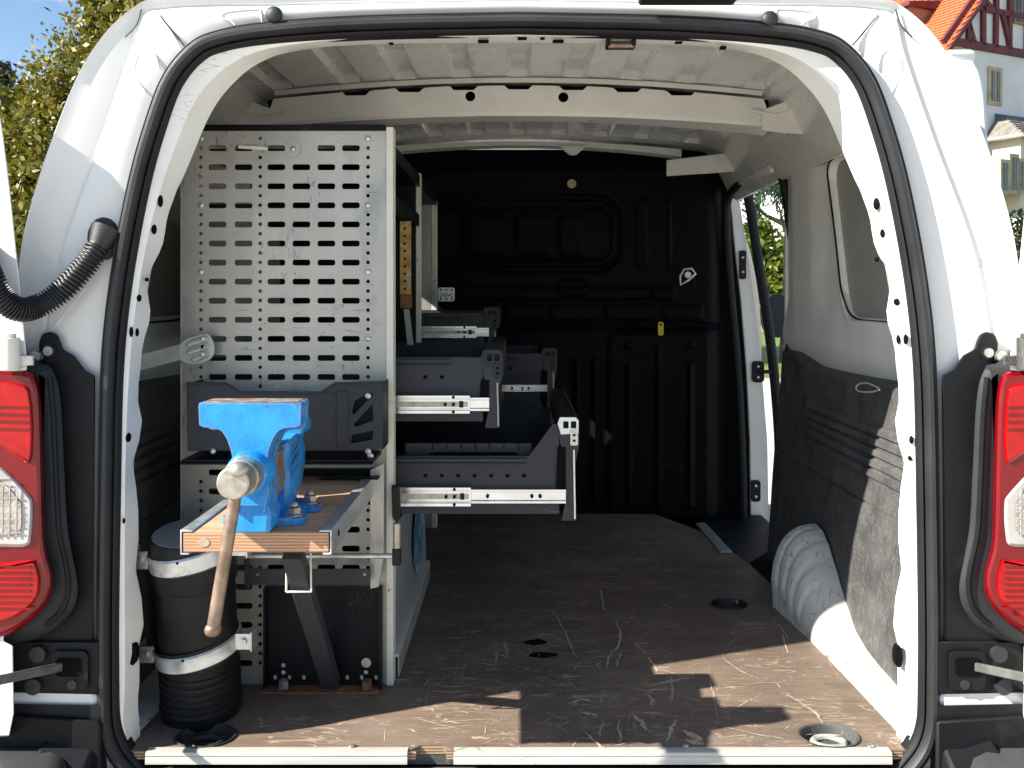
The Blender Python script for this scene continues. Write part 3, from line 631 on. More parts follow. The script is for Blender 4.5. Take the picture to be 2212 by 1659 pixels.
# black ovals stand in for the dark of slots and rivets on the side flanges
for (a, b, c, d_) in ((347, 434, 7, 24), (333, 495, 7, 20), (318, 604, 4, 8), (301, 644, 5, 14), (284, 717, 6, 20), (297, 717, 3, 18), (278, 945, 6, 18), (268, 1125, 4, 10),
                      (1893, 440, 9, 24), (1906, 503, 6, 18), (1937, 652, 8, 14), (1956, 733, 8, 20), (1940, 733, 4, 18), (1968, 950, 7, 16), (1965, 990, 4, 10), (1894, 560, 6, 10)):
    o_ = abs(a - CX); f1 = np.interp(b, [q[1] for q in FL1], [q[0] for q in FL1]); f2 = np.interp(b, [q[1] for q in FL2], [q[0] for q in FL2])
    t_ = (f1 - o_) / max(1e-3, f1 - f2); yy = 1.376 if t_ < 0 else 1.378 + .04 * min(1, t_); p = P(a, b, yy); w = c / FPX * yy / 2; hh = d_ / FPX * yy / 2
    ca = .04 / max(.004, (f1 - f2) / FPX * 1.4) * w * (1 if a < CX else -1) * (0 if t_ < 0 else 1); yy -= .0006
    m = MB(); m.sphere((p.x, yy, p.z), 1, sx=w * 1.25, sy=.004 + abs(ca), sz=hh * 1.15, n=12); m_ = MB(); m_.hexa([(p.x - w, yy - .0012 - ca, p.z - hh), (p.x + w, yy - .0012 + ca, p.z - hh), (p.x + w, yy + .002 + ca, p.z - hh), (p.x - w, yy + .002 - ca, p.z - hh), (p.x - w, yy - .0012 - ca, p.z + hh), (p.x + w, yy - .0012 + ca, p.z + hh), (p.x + w, yy + .002 + ca, p.z + hh), (p.x - w, yy + .002 - ca, p.z + hh)])
    m.build('flange_slot_shade', 'void', van)
for (a, b) in ((290, 1410), (1938, 1415)):
    p = P(a, b, 1.40); MB().prism(circle(p.x, p.z, .006, 14, .017), 1.393, 1.405, XZ).build('flange_plug', 'void', van)

# ---- floor board with ring recesses and the cut-out at the latch
FY0 = 1.372
rings_ = [(PX(445, 1.414), 1.414, .043), (PX(1790, 1.414), 1.414, .043), (PX(1574, 2.012), 2.012, .038)]
n0, n1 = PX(884, 1.372), PX(978, 1.372)
outl = [(-.600, FY0), (n0, FY0), (n0 + .008, FY0 + .008), (n0 + .016, FY0 + .016), (n1 - .016, FY0 + .016), (n1 - .006, FY0 + .006), (n1, FY0), (.600, FY0), (.598, 1.6), (.585, 1.75), (.584, 1.98), (.60, 2.10), (.585, 2.30), (.540, 2.60), (.42, 2.835), (-.70, 2.835), (-.70, 2.10), (-.585, 2.05), (-.585, 1.80), (-.598, 1.6)]
fl = MB(); fl.prism(outl, -.012, 0, XY, [circle(a, b, r, 26, r * .82) for a, b, r in rings_]); flo = fl.build('plywood_floor', ['phenolic_floor'], van)
for (a, b, r) in rings_:
    m = MB(); prof = [(1.10, .0025), (1.06, .0035), (1.0, .002), (.97, -.006), (.90, -.018), (.55, -.022), (.5, -.014), (.40, -.012), (.0, -.012)]
    m.loft([[(a + r * k * math.cos(t), b + r * .82 * k * math.sin(t), z) for t in np.linspace(0, 2 * math.pi, 27)] for k, z in prof])
    cup = m.build('ring_recess', 'rubber' if a < 0 or b > 1.8 else 'trim_plastic', flo)
    MB().tube([(a + r * .55 * math.cos(t), b + r * .4 * math.sin(t), -.009) for t in np.linspace(0, 2 * math.pi, 22)[:-1]], .005, 8, closed=True).build('tie_ring', 'zinc_strap' if a > 0 and b < 1.8 else 'rubber', flo)
MB().box((-.575, FY0 + .0165, -.03), (.575, 2.4, -.0125)).build('floor_pan', 'trim_plastic', van)
MB().box((-.62, 1.356, -.16), (.62, FY0 + .01, -.0285)).build('rear_sill', 'trim_plastic', van, bevel=.004)
m = MB()
m.prism([(-.578, -.013), (n0, -.013), (n0 + .01, -.013), (n0 + .01, -.0005), (-.578, -.0005)], FY0 - .0008, FY0, XZ); m.prism([(n1 - .01, -.013), (.578, -.013), (.578, -.0005), (n1 - .01, -.0005)], FY0 - .0008, FY0, XZ)
m.prism([(n0 + .01, -.013), (n1 - .01, -.013), (n1 - .01, -.0005), (n0 + .01, -.0005)], FY0 + .0152, FY0 + .016, XZ)
m.build('ply_layers', 'ply_floor_edge', flo)
for (a, b, x0_) in ((315, 880, 0), (980, 1926, 1)):
    x0, x1 = PX(a, 1.364), PX(b, 1.364); m = MB()
    prof = [(1.379, .0002), (1.379, .0014), (1.367, .0020), (1.3625, .0010), (1.3612, -.003), (1.3625, -.005), (1.3612, -.007), (1.3605, -.0155), (1.3635, -.016), (1.3645, -.002), (1.3715, .0002)]
    m.prism([(y, z) for y, z in prof], x0, x1, YZ); m.build('sill_strip', 'sill_alloy', flo)
for (a, b) in ((1480, 1612), (760, 1612), (1880, 1613)):
    p = P(a, b, 1.38); MB().sphere((p.x, 1.38, .003), .0055, sz=.4).build('screw', 'steel_bolt', flo)
a0 = P(1508, 1137, 2.69); b0 = P(1570, 1196, 2.40)
m = MB(); m.hexa([(PX(1503, 2.70), 2.70, .001), (PX(1524, 2.70), 2.70, .001), (PX(1582, 2.40), 2.40, .001), (PX(1556, 2.40), 2.40, .001), (PX(1503, 2.70), 2.70, .006), (PX(1524, 2.70), 2.70, .006), (PX(1582, 2.40), 2.40, .006), (PX(1556, 2.40), 2.40, .006)]); m.build('edge_strip', 'galvanised', flo, bevel=.001)
# gouges through the floor film down to the wood
def gouge(m, pts, w):
    pts = [Vector((x, y, .0006)) for x, y in pts]; L_ = []; R_ = []
    for i, p in enumerate(pts):
        t = (pts[min(i + 1, len(pts) - 1)] - pts[max(i - 1, 0)]).normalized(); n_ = Vector((-t.y, t.x, 0)); k = w * (.25 + .75 * math.sin(math.pi * (i + .5) / len(pts))) * random.uniform(.5, 1.3)
        L_.append(p + n_ * k); R_.append(p - n_ * k)
    m.loft([L_, R_])
def fpt(px, py): d = CAMZ * FPX / (py - CY); return (PX(px, d), d)
m = MB()
hand = [((1330, 1340), (1340, 1370), (1336, 1395), (1315, 1420), (1312, 1445), .004), ((1192, 1315), (1220, 1365), (1235, 1400), (1245, 1420), .003), ((1295, 1270), (1300, 1290), (1304, 1318), .004),
        ((1205, 1270), (1180, 1277), (1150, 1285), .0022), ((1090, 1385), (1095, 1405), (1092, 1420), .003), ((1392, 1480), (1430, 1476), (1470, 1468), (1500, 1465), .006), ((1394, 1493), (1420, 1490), (1445, 1488), .005),
        ((1450, 1460), (1452, 1490), (1450, 1520), .0035), ((1440, 1600), (1450, 1575), (1462, 1555), .005), ((1478, 1580), (1500, 1592), (1515, 1600), .012), ((1480, 1598), (1505, 1606), (1520, 1612), .010),
        ((1400, 1500), (1410, 1515), (1405, 1525), .005), ((1370, 1545), (1385, 1560), (1395, 1575), .009), ((1340, 1555), (1335, 1575), (1342, 1590), (1338, 1605), .003), ((1295, 1590), (1300, 1570), (1305, 1560), .003),
        ((1620, 1330), (1680, 1335), (1740, 1340), .0015), ((1590, 1290), (1592, 1306), .004), ((1580, 1338), (1620, 1348), (1700, 1350), .0018), ((1660, 1330), (1690, 1360), (1705, 1385), .0025),
        ((1700, 1500), (1760, 1540), (1780, 1570), .003), ((1690, 1370), (1700, 1410), .003), ((1560, 1420), (1600, 1450), (1640, 1465), .0022), ((1260, 1580), (1290, 1605), (1310, 1620), .003), ((1020, 1595), (1060, 1596), .004),
        ((880, 1575), (920, 1585), .003), ((960, 1560), (1000, 1562), .0025), ((1140, 1500), (1170, 1503), (1200, 1498), .003), ((1230, 1520), (1255, 1512), (1275, 1515), .006), ((1260, 1540), (1290, 1545), .006), ((1340, 1410), (1332, 1440), .003),
        ((1370, 1390), (1385, 1402), (1395, 1412), .004), ((1400, 1420), (1412, 1438), (1418, 1452), .005), ((1460, 1500), (1500, 1512), (1550, 1530), .002), ((1600, 1480), (1660, 1475), (1730, 1480), .0015), ((1530, 1440), (1540, 1500), (1550, 1560), .0018)]
for g in hand:
    pts = [fpt(*q) for q in g[:-1]]; c = catmull(pts, 5); gouge(m, [(float(a) + random.gauss(0, .0012), float(b) + random.gauss(0, .0015)) for a, b in c], g[-1] * .62)
for k in range(230):
    x = random.gauss(.12, .24); y = 1.39 + abs(random.gauss(.12, .16))
    if not -.5 < x < .55 or y > 2.3: continue
    if y < 1.62 and x < -.3 and random.random() < .7: continue
    l = random.uniform(.003, .022) * (2.2 if random.random() < .12 else 1); a = random.gauss(.1, .7)
    gouge(m, [(x + l * t * math.cos(a), y + l * t * math.sin(a) + random.gauss(0, .0006)) for t in np.linspace(-1, 1, 5)], random.uniform(.0003, .0011))
tag(m.build('scuff_marks', 'scuff_wood', flo, smooth_=False), kind='stuff')
m = MB()
for (a, b, rx, ry) in ((1157, 1388, .022, .016), (1172, 1415, .028, .014)):
    c = fpt(a, b); pts = [(c[0] + rx * math.cos(t) * random.uniform(.75, 1.2), c[1] + ry * math.sin(t) * random.uniform(.75, 1.2), .0004) for t in np.linspace(0, 2 * math.pi, 18)[:-1]]; m.add(pts, [tuple(range(len(pts)))])
m.build('oil_stain', 'shelf_dark', flo, smooth_=False)

# ---- tail lamps, housings, bumper, straps, hinges
LAMP = [(1044, 812), (1066, 800), (1120, 796), (1235, 800), (1240, 1395), (1150, 1388), (1090, 1368), (1040, 1330), (1010, 1285), (1006, 1240), (1018, 1195), (1024, 1140), (1027, 1000), (1032, 860)]
def offset_poly(poly, k):
    c = np.mean(np.array(poly), 0); out = []
    n = len(poly)
    for i in range(n):
        a = np.array(poly[i - 1]); b = np.array(poly[(i + 1) % n]); t = b - a; t = t / np.linalg.norm(t); nn = np.array((t[1], -t[0]))
        p = np.array(poly[i], float)
        if np.dot(nn, p - c) < 0: nn = -nn
        out.append(tuple(p + nn * k))
    return out
def smooth_poly(poly, m=4):
    p = list(poly); c = catmull([p[-1]] + p + [p[0], p[1]], m); return [tuple(q) for q in c[m:-m - 0][: m * len(p)]]
for sx in (-1, 1):
    fn = lambda u, v, w: (sx * u / FPX * w, w, PZ(v, w))
    lens = smooth_poly(LAMP)
    def dome(name, poly, y0, y1, material, parent, rnd=14):
        m = MB(); r0 = [fn(u, v, y0) for u, v in poly]; r1 = [fn(u, v, y1 + .012) for u, v in poly]; r2 = [fn(u, v, y1 + .003) for u, v in offset_poly(poly, -rnd * .45)]; r3 = [fn(u, v, y1) for u, v in offset_poly(poly, -rnd)]
        m.loft([r + [r[0]] for r in (r0, r1, r2, r3)]); k = len(m.v); m.add(r3, [tuple(range(len(r3)))])
        return m.build(name, material, parent, angle=50)
    lamp = dome('tail_lamp', lens, 1.40, 1.308, 'lens_red', van)
    sec = lambda pts: smooth_poly(pts, 4)
    up = [(1060, 832), (1100, 822), (1200, 822), (1200, 945), (1140, 955), (1085, 990), (1060, 1005), (1048, 990), (1045, 930), (1050, 860)]
    lo = [(1050, 1205), (1120, 1212), (1200, 1212), (1200, 1352), (1120, 1350), (1065, 1325), (1035, 1290), (1030, 1250), (1040, 1215)]
    cl = [(1056, 1065), (1110, 1010), (1160, 990), (1220, 985), (1220, 1185), (1120, 1185), (1060, 1182), (1048, 1150), (1046, 1090)]
    dome('brake_lens', sec(up), 1.315, 1.3035, 'lens_bright', lamp, 10); dome('rear_lens', sec(lo), 1.315, 1.3035, 'lens_bright', lamp, 10)
    cle = dome('reversing_lens', sec(cl), 1.315, 1.3035, 'lens_clear', lamp, 10)
    inn = [(1080, 1075), (1110, 1042), (1160, 1022), (1210, 1018), (1210, 1160), (1120, 1160), (1085, 1158), (1072, 1140), (1071, 1090)]
    dome('reflector', sec(inn), 1.305, 1.3015, 'reflector', cle, 4)
    m = MB()
    for k in range(9):
        v = 1030 + k * 15; m.bar(fn(1075 if k > 2 else 1100, v, 1.3008), fn(1210, v + 3, 1.3008), .0012, .0012)
    for k in range(9):
        u = 1084 + k * 15; m.bar(fn(u, 1050, 1.3008), fn(u + 1, 1158, 1.3008), .0012, .0012)
    m.build('lens_grid', 'lens_clear', cle)
    m = MB()
    for k in range(4): m.bar(fn(1056, 880 + k * 16, 1.3028), fn(1190, 876 + k * 16, 1.3028), .0016, .002)
    tag(m.build('lens_flutes', 'lens_red', lamp), kind='stuff'); m = MB()
    for k in range(8): m.bar(fn(1052, 1224 + k * 13, 1.3028), fn(1190, 1224 + k * 13, 1.3028), .0016, .002)
    tag(m.build('lens_flutes', 'lens_red', lamp), kind='stuff')
    # black housing between lamp and pillar
    hs = [(1006, 800), (1030, 786), (1150, 784), (1230, 1400), (1100, 1392), (1010, 1368), (965, 1320), (952, 1270), (964, 1200), (975, 1130), (982, 1000), (990, 860)]
    ho = dome('lamp_housing', smooth_poly(hs), 1.42, 1.330, 'grey_plastic' , van, 30)
    MB().tube([fn(u, v, 1.3285) for u, v in [tuple(q) for q in catmull([(1012, 815), (1004, 900), (998, 1040), (992, 1150), (978, 1215), (972, 1270), (985, 1318), (1020, 1352)], 4)]], .004, 8).build('housing_bead', 'black_plastic', ho)
    bp = [(914, 812), (936, 800), (960, 768), (984, 755), (990, 735), (996, 722), (1012, 716), (1030, 722), (1036, 742), (1034, 775), (1060, 790), (1060, 1400), (919, 1400), (916, 1000)]
    bpl = MB().prism(bp, 1.358, 1.374, fn).build('lamp_base_trim', 'black_plastic', van, bevel=.006, seg=3)
    q = fn(1015, 762 if sx > 0 else 758, 1.355); MB().cyl(q, (q[0], q[1] + .01, q[2]), .011, 20).build('trim_washer', 'rubber_dark', bpl)
    MB().cyl((q[0], q[1] - .003, q[2]), (q[0], q[1] + .006, q[2]), .007, 14).build('trim_bolt', 'steel_bolt', bpl)
    # lower body corner
    MB().prism([(905, 1385), (1120, 1385), (1120, 1470), (1105, 1496), (905, 1500)], 1.352, 1.366, fn).build('strap_recess', 'black_plastic', van, bevel=.003)
    rec = MB(); rec.prism(rrect(930, 1406, 1010, 1492, 14), 1.347, 1.356, fn); rc = rec.build('strap_bracket', 'black_plastic', van, bevel=.004)
    MB().prism(rrect(945, 1422, 1000, 1462, 8), 1.3455, 1.35, fn).build('bracket_slot_shade', 'void', rc)  # black patch stands in for the shaded slot
    for (u, v) in ((1040, 1415), (1050, 1485), (965, 1480)):
        q = fn(u, v, 1.345); MB().cyl(q, (q[0], q[1] + .015, q[2]), .012 if v != 1480 else .007, 16).build('bracket_bolt', 'rubber', rc)
    a0 = Vector(fn(985, 1440, 1.350)); b0 = Vector(fn(1135, 1472, 1.225))
    stp = MB().bar(a0, b0, .006, .013).build('door_check_strap', 'strap_steel', van, bevel=.002)
    MB().prism([(905, 1496), (1090, 1484), (1115, 1476), (1135, 1516), (1130, 1585), (905, 1526)], 1.356, 1.40, fn).build('lower_body_panel', 'white_paint', van, bevel=.008, seg=3)
    MB().prism([(905, 1524), (1095, 1520), (1095, 1550), (905, 1556)], 1.351, 1.39, fn).build('panel_gap', 'rubber_dark', van)
    m = MB(); yb0, yb1 = 1.19, 1.40
    bt = [(860, 1660), (910, 1600), (950, 1572), (1020, 1556), (1250, 1566), (1250, 1800), (860, 1800)]
    MB().prism([(900, 1556), (1160, 1540), (1220, 1800), (900, 1800)], 1.342, 1.40, fn).build('bumper_step', 'black_plastic', van, bevel=.006)
    rb = []
    for (yy, zt, x0) in ((1.36, .020, .650), (1.32, .026, .640), (1.27, .024, .620), (1.225, .012, .606), (1.205, -.008, .600), (1.197, -.04, .598), (1.195, -.2, .598)):
        rb.append([(sx * (x0 + .05), yy, -.28), (sx * (x0), yy, -.22), (sx * (x0), yy, zt - .05), (sx * (x0 + .006), yy, zt - .026), (sx * (x0 + .02), yy, zt - .008), (sx * (x0 + .04), yy, zt), (sx * .88, yy + .02, zt), (sx * .93, yy + .06, zt - .03), (sx * .93, yy + .06, -.28)])
    # corner of the bumper seen beside the sill
    bm_ = MB().loft([[(x * 1.0, y, z - .005) for x, y, z in r_] for r_ in rb]).build('bumper', 'bumper_plastic', van, angle=50)
    MB().hexa([(sx * .60, 1.30, -.3), (sx * .70, 1.30, -.3), (sx * .70, 1.40, -.3), (sx * .60, 1.40, -.3), (sx * .625, 1.30, -.01), (sx * .70, 1.30, .015), (sx * .70, 1.40, .052), (sx * .625, 1.40, .05)]).build('bumper_end', 'black_plastic', bm_, bevel=.006)
    q = fn(922, 1628, 1.345); MB().cyl(q, (q[0], q[1] + .02, q[2]), .008, 14).build('bumper_clip', 'rubber', bm_)
MB().box((-.62, 1.26, -.40), (.62, 1.40, -.10)).build('bumper_centre', 'bumper_plastic', van, bevel=.02)

# ---- rear doors folded right back beside the body
def rear_door(sx):
    fn = lambda u, v, w: (sx * u / FPX * w, w, PZ(v, w))
    e = [(1340, 175), (1200, 178), (1150, 190), (1124, 232), (1100, 400), (1075, 640), (1062, 775), (1062, 800), (1110, 805), (1112, 1385), (1092, 1395), (1090, 1540), (1100, 1590), (1900, 1620), (1900, 175)]
    sm = [(e[0])] + [tuple(q) for q in catmull(e[1:7], 4)] + e[7:]
    d = MB().prism(sm, 1.314, 1.405, fn).build('rear_door', 'white_paint', van, bevel=.008, seg=3)
    inner = [(1700, 230), (1240, 240), (1195, 300), (1160, 560), (1150, 760), (1170, 1350), (1190, 1540), (1700, 1560)]
    MB().prism(inner, 1.308, 1.316, fn).build('door_inner_panel', 'white_inner', d, bevel=.006, seg=3)
    # hinge
    h = MB(); q = fn(1098, 760, 1.300); h.cyl((q[0], q[1], q[2] - .026), (q[0], q[1], q[2] + .020), .013, 18); h.cyl((q[0], q[1], q[2] + .02), (q[0], q[1], q[2] + .026), .008, 14)
    h.box((min(q[0], q[0] - sx * .028), q[1] + .006, q[2] - .020), (max(q[0], q[0] - sx * .028), q[1] + .012, q[2] - .006)); hh = h.build('hinge', 'cream_post' if sx < 0 else 'trim_plastic', d, bevel=.001)
    q2 = fn(1046, 770, 1.345); MB().cyl(q2, (q2[0], q2[1] + .012, q2[2]), .008, 12).build('hinge_bolt', 'steel_bolt', hh)
    return d
dl = rear_door(-1); dr = rear_door(1)
# corrugated cable hose between the left pillar and the left door
path = catmull([P(232, 500, 1.368), P(205, 545, 1.352), P(170, 590, 1.345), P(125, 635, 1.338), P(80, 662, 1.325), P(40, 668, 1.305), P(5, 645, 1.290), P(-20, 600, 1.285), P(-45, 545, 1.295), P(-70, 520, 1.31)], 14)
rr = []; n = len(path)
for i in range(n): rr.append(.0135 + (.0032 if (i // 1) % 2 else -.0022) * (1 if 12 < i < n - 12 else 0) + (.009 * max(0, 1 - i / 9)))
fine = []; fr = []
for i in range(n - 1):
    for k in range(2):
        t = k / 2; fine.append(tuple(np.array(path[i]) * (1 - t) + np.array(path[i + 1]) * t)); 
for i in range(len(fine)):
    a = i / len(fine); ph = (i % 4)
    base = .0150 + .010 * max(0, 1 - i / 20) + .006 * max(0, (i - len(fine) + 20) / 20); fr.append(base + ((.0030, .0030, -.0022, -.0022)[ph] if 22 < i < len(fine) - 20 else 0))
MB().tube(fine, fr, 20).build('cable_hose', 'rubber', van, angle=60)
m = MB(); m.sphere(P(225, 515, 1.378), .030, sx=.85, sy=.5, sz=1.15, n=20); m.build('hose_boot', 'rubber', van)
# rubber stops on the upper frame, third brake light edge, pillar pressings and seams
for a, b in ((592, 32), (1663, 42)):
    MB().sphere(P(a, b, 1.362), .013, sy=.6, n=16).build('rubber_stop', 'rubber', van)
MB().box((PX(1380, 1.34), 1.31, PZ(4, 1.33)), (PX(1588, 1.34), 1.35, PZ(-20, 1.33))).build('brake_light_edge', 'rubber_dark', van, bevel=.004)
for sx in (-1, 1):
    fn = lambda u, v, w: (sx * u / FPX * w, w, PZ(v, w))
    def bead(pts, r, y, material='white_paint', closed=False, m=5):
        c = catmull(pts + ([pts[0]] if closed else []), m); c = c[:-1] if closed else c
        MB().tube([fn(q[0], q[1], y) for q in c], r, 8, closed=closed).build('pressed_bead', material, van)
    bead([(728, 108), (748, 72), (768, 45), (775, 30)], .0012, 1.3715, 'white_paint')
    MB().tube([fn(u, v, 1.3712) for u, v in ((722, 98), (775, 34))], .0010, 6).build('panel_seam', 'rubber_dark', van)
    bead([(553, 62), (556, 28), (566, 20), (630, 26), (640, 38), (622, 46), (612, 54)], .0014, 1.3715)
    bead([(775, 150), (785, 118), (805, 108), (822, 122), (828, 150), (818, 180), (805, 200)], .0013, 1.3722)
    MB().tube([fn(q[0], q[1], 1.3725) for q in catmull([(815, 20), (822, 45), (832, 62), (850, 80)], 4)], .0014, 6).build('panel_seam', 'trim_plastic', van)
    bead([(935, 620), (990, 690), (1030, 730)], .0014, 1.3722)
# sliding door pushed back along the right side
sl = smooth_poly([(1.66, 1.12), (1.60, 1.09), (1.58, 1.03), (1.585, .9), (1.57, .5), (1.57, 0), (1.58, -.2), (2.3, -.2), (2.3, 1.12)], 4)
m = MB(); ys_ = [(0, .775), (.02, .80), (.05, .815)]
tum = lambda y, z, w: (w - .10 * max(0, (z - .45)) ** 1.3 - .0, y, z)
m.prism(sl, .812, .858, tum); m.build('sliding_door', 'white_paint', van, bevel=.012, seg=3)

# ================================================================== SHELVING UNIT
PY = 1.60
su = thing('shelving_unit', (-.41, 2.1, 0), 'metal van shelving along the left wall with perforated end panel and pulled-out drawers', 'shelving')
zr = lambda k: PZ(320 + 41.2 * k, PY)                      # slot rows
px0, px1 = PX(393, PY), PX(836, PY); ztop = PZ(278, PY)
holes = []
slotx = [PX(c, PY) for c in (470, 526, 597, 651, 705, 758)]
for k in range(-1, 28):
    z = zr(k)
    if z < .03: break
    for i, x in enumerate(slotx):
        if k == -1: continue
        if k == 0 and i == 3: continue
        holes.append(rrect(x - .0155, z - .0052, x + .0155, z + .0052, .0035, 2))
for c in (434, 562, 795):
    for k in range(-2, 56):
        z = PZ(299 + 20.6 * k, PY)
        if z < .03 or z > ztop - .004: continue
        if c != 562 and k % 7 == 0: continue
        if c == 562 and abs(z - zr(0)) < .004: continue
        holes.append(circle(PX(c, PY), z, .0034, 8))
pan = MB().prism([(px0, .001), (px1, .001), (px1, ztop), (px0, ztop)], PY, PY + .0015, XZ, holes).build('perforated_panel', 'alloy_panel', su, smooth_=False)
for k in range(0, 5):
    for c in (434, 795):
        z = PZ(299 + 20.6 * 7 * k, PY); b_ = MB(); b_.sphere((PX(c, PY), PY - .001, z), .0052, sy=.5, n=12); b_.build('rivet', 'galvanised', pan)
MB().box((px0 - .0022, PY - .001, .001), (px0, PY + .022, ztop)).build('panel_edge', 'galvanised', su)
MB().box((px1 - .001, PY - .004, .0005), (PX(850, PY), PY + .028, PZ(275, PY))).build('post', 'cream_post', su, bevel=.001)
MB().box((px1 - .0035, PY + .002, .001), (px1 - .0012, PY + .03, ztop - .004)).build('post_web', 'galvanised', su)
# top shelf, washer and cable tie on the panel
MB().box((px0 + .012, PY - .003, ztop - .004), (px1 - .002, PY + .02, ztop + .007)).build('top_rail', 'shelf_dark', su, bevel=.001)
MB().cyl((PX(634, PY), PY - .0025, PZ(322, PY)), (PX(634, PY), PY - .0003, PZ(322, PY)), .0135, 26).build('washer', 'alloy_panel', su)
MB().sphere((PX(634, PY), PY - .004, PZ(322, PY)), .005, sy=.7, n=10).build('washer_bolt', 'steel_bolt', su)
MB().bar(P(515, 317, PY - .003), P(578, 321, PY - .003), .003, .006).build('cable_tie', 'cream_post', su, bevel=.001)
# panels inside the unit that show through the slots
MB().box((-.60, 1.66, .60), (-.57, 2.65, .84)).build('rear_rail', 'quarter_skin', su)
MB().box((-.60, 2.18, .02), (-.245, 2.182, .97)).build('divider_panel', 'shelf_dark', su)
MB().box((-.60, 2.66, .02), (-.255, 2.662, .96)).build('divider_panel', 'alloy_panel', su)
for yy, zt, zb, a, b in ((2.20, .976, .0005, 896, 908), (2.66, .957, .0005, 932, 943)):
    MB().box((PX(a, yy), yy, zb), (PX(b, yy), yy + .03, zt)).build('post', 'cream_post', su, bevel=.001)
    m = MB(); x0, x1 = PX(a, yy) - .022, PX(a, yy) - .001
    m.prism([(x0, zb), (x1, zb), (x1, zt - .05), (x0, zt - .02)], yy + .004, yy + .006, XZ, [circle((x0 + x1) / 2, z, .003, 8) for z in np.arange(.05, zt - .06, .0167)])
    m.build('post_flange', 'alloy_panel', su, smooth_=False)
# brass coloured punched strip in the front bay, shelf lips
m = MB(); yy = 1.96; x0, x1 = PX(864, yy), PX(888, yy); zt, zb = PZ(478, yy), PZ(636, yy)
m.prism([(x0, zb), (x1, zb), (x1, zt), (x0, zt)], yy, yy + .002, XZ, [circle(x0 + .010, z, .0032, 8) for z in np.arange(zb + .012, zt - .004, .0162)]); m.build('punched_strip', 'brass_strip', su, smooth_=False)
MB().box((PX(864, yy), yy, zb - .03), (x1, yy + .02, zb - .001)).build('strip_foot', 'rust', su, bevel=.002)
for (z, y0, y1) in ((PZ(470, 1.96), 1.66, 2.19), (.945, 1.63, 2.66), (.30, 2.21, 2.65)):
    sh = MB(); sh.box((-.595, y0, z - .002), (-.238, y1, z)); sh.box((-.240, y0, z - .001), (-.238, y1, z + .026)); sh.build('shelf', 'shelf_dark', su)
m = MB(); yy = 2.05; m.hexa([(PX(880, yy), yy, PZ(745, yy)), (PX(893, yy), yy, PZ(745, yy)), (PX(893, yy), yy + .004, PZ(745, yy)), (PX(880, yy), yy + .004, PZ(745, yy)), (PX(872, yy), yy, PZ(668, yy)), (PX(884, yy), yy, PZ(668, yy)), (PX(884, yy), yy + .004, PZ(668, yy)), (PX(872, yy), yy + .004, PZ(668, yy))]); m.build('shelf_bracket', 'alloy_panel', su)
# plate with a cross shaped pressing behind the far post
yy = 2.60; m = MB(); m.prism(rrect(PX(946, yy), PZ(651, yy), PX(982, yy), PZ(621, yy), .006), yy, yy + .004, XZ, [circle(PX(946 + a, yy), PZ(636 + b, yy), .003, 8) for a, b in ((6, -10), (18, -10), (30, -10), (6, 10), (18, 10), (30, 10))])
pl = m.build('joint_plate', 'galvanised', su, bevel=.0005)
m = MB(); m.tube([tuple(p) for p in catmull([P(950, 632, yy - .002), P(964, 640, yy - .002), P(978, 632, yy - .002)], 4)], .0015, 6); m.tube([tuple(p) for p in catmull([P(950, 642, yy - .002), P(964, 634, yy - .002), P(978, 642, yy - .002)], 4)], .0015, 6); m.build('plate_pressing', 'steel_worn', pl)

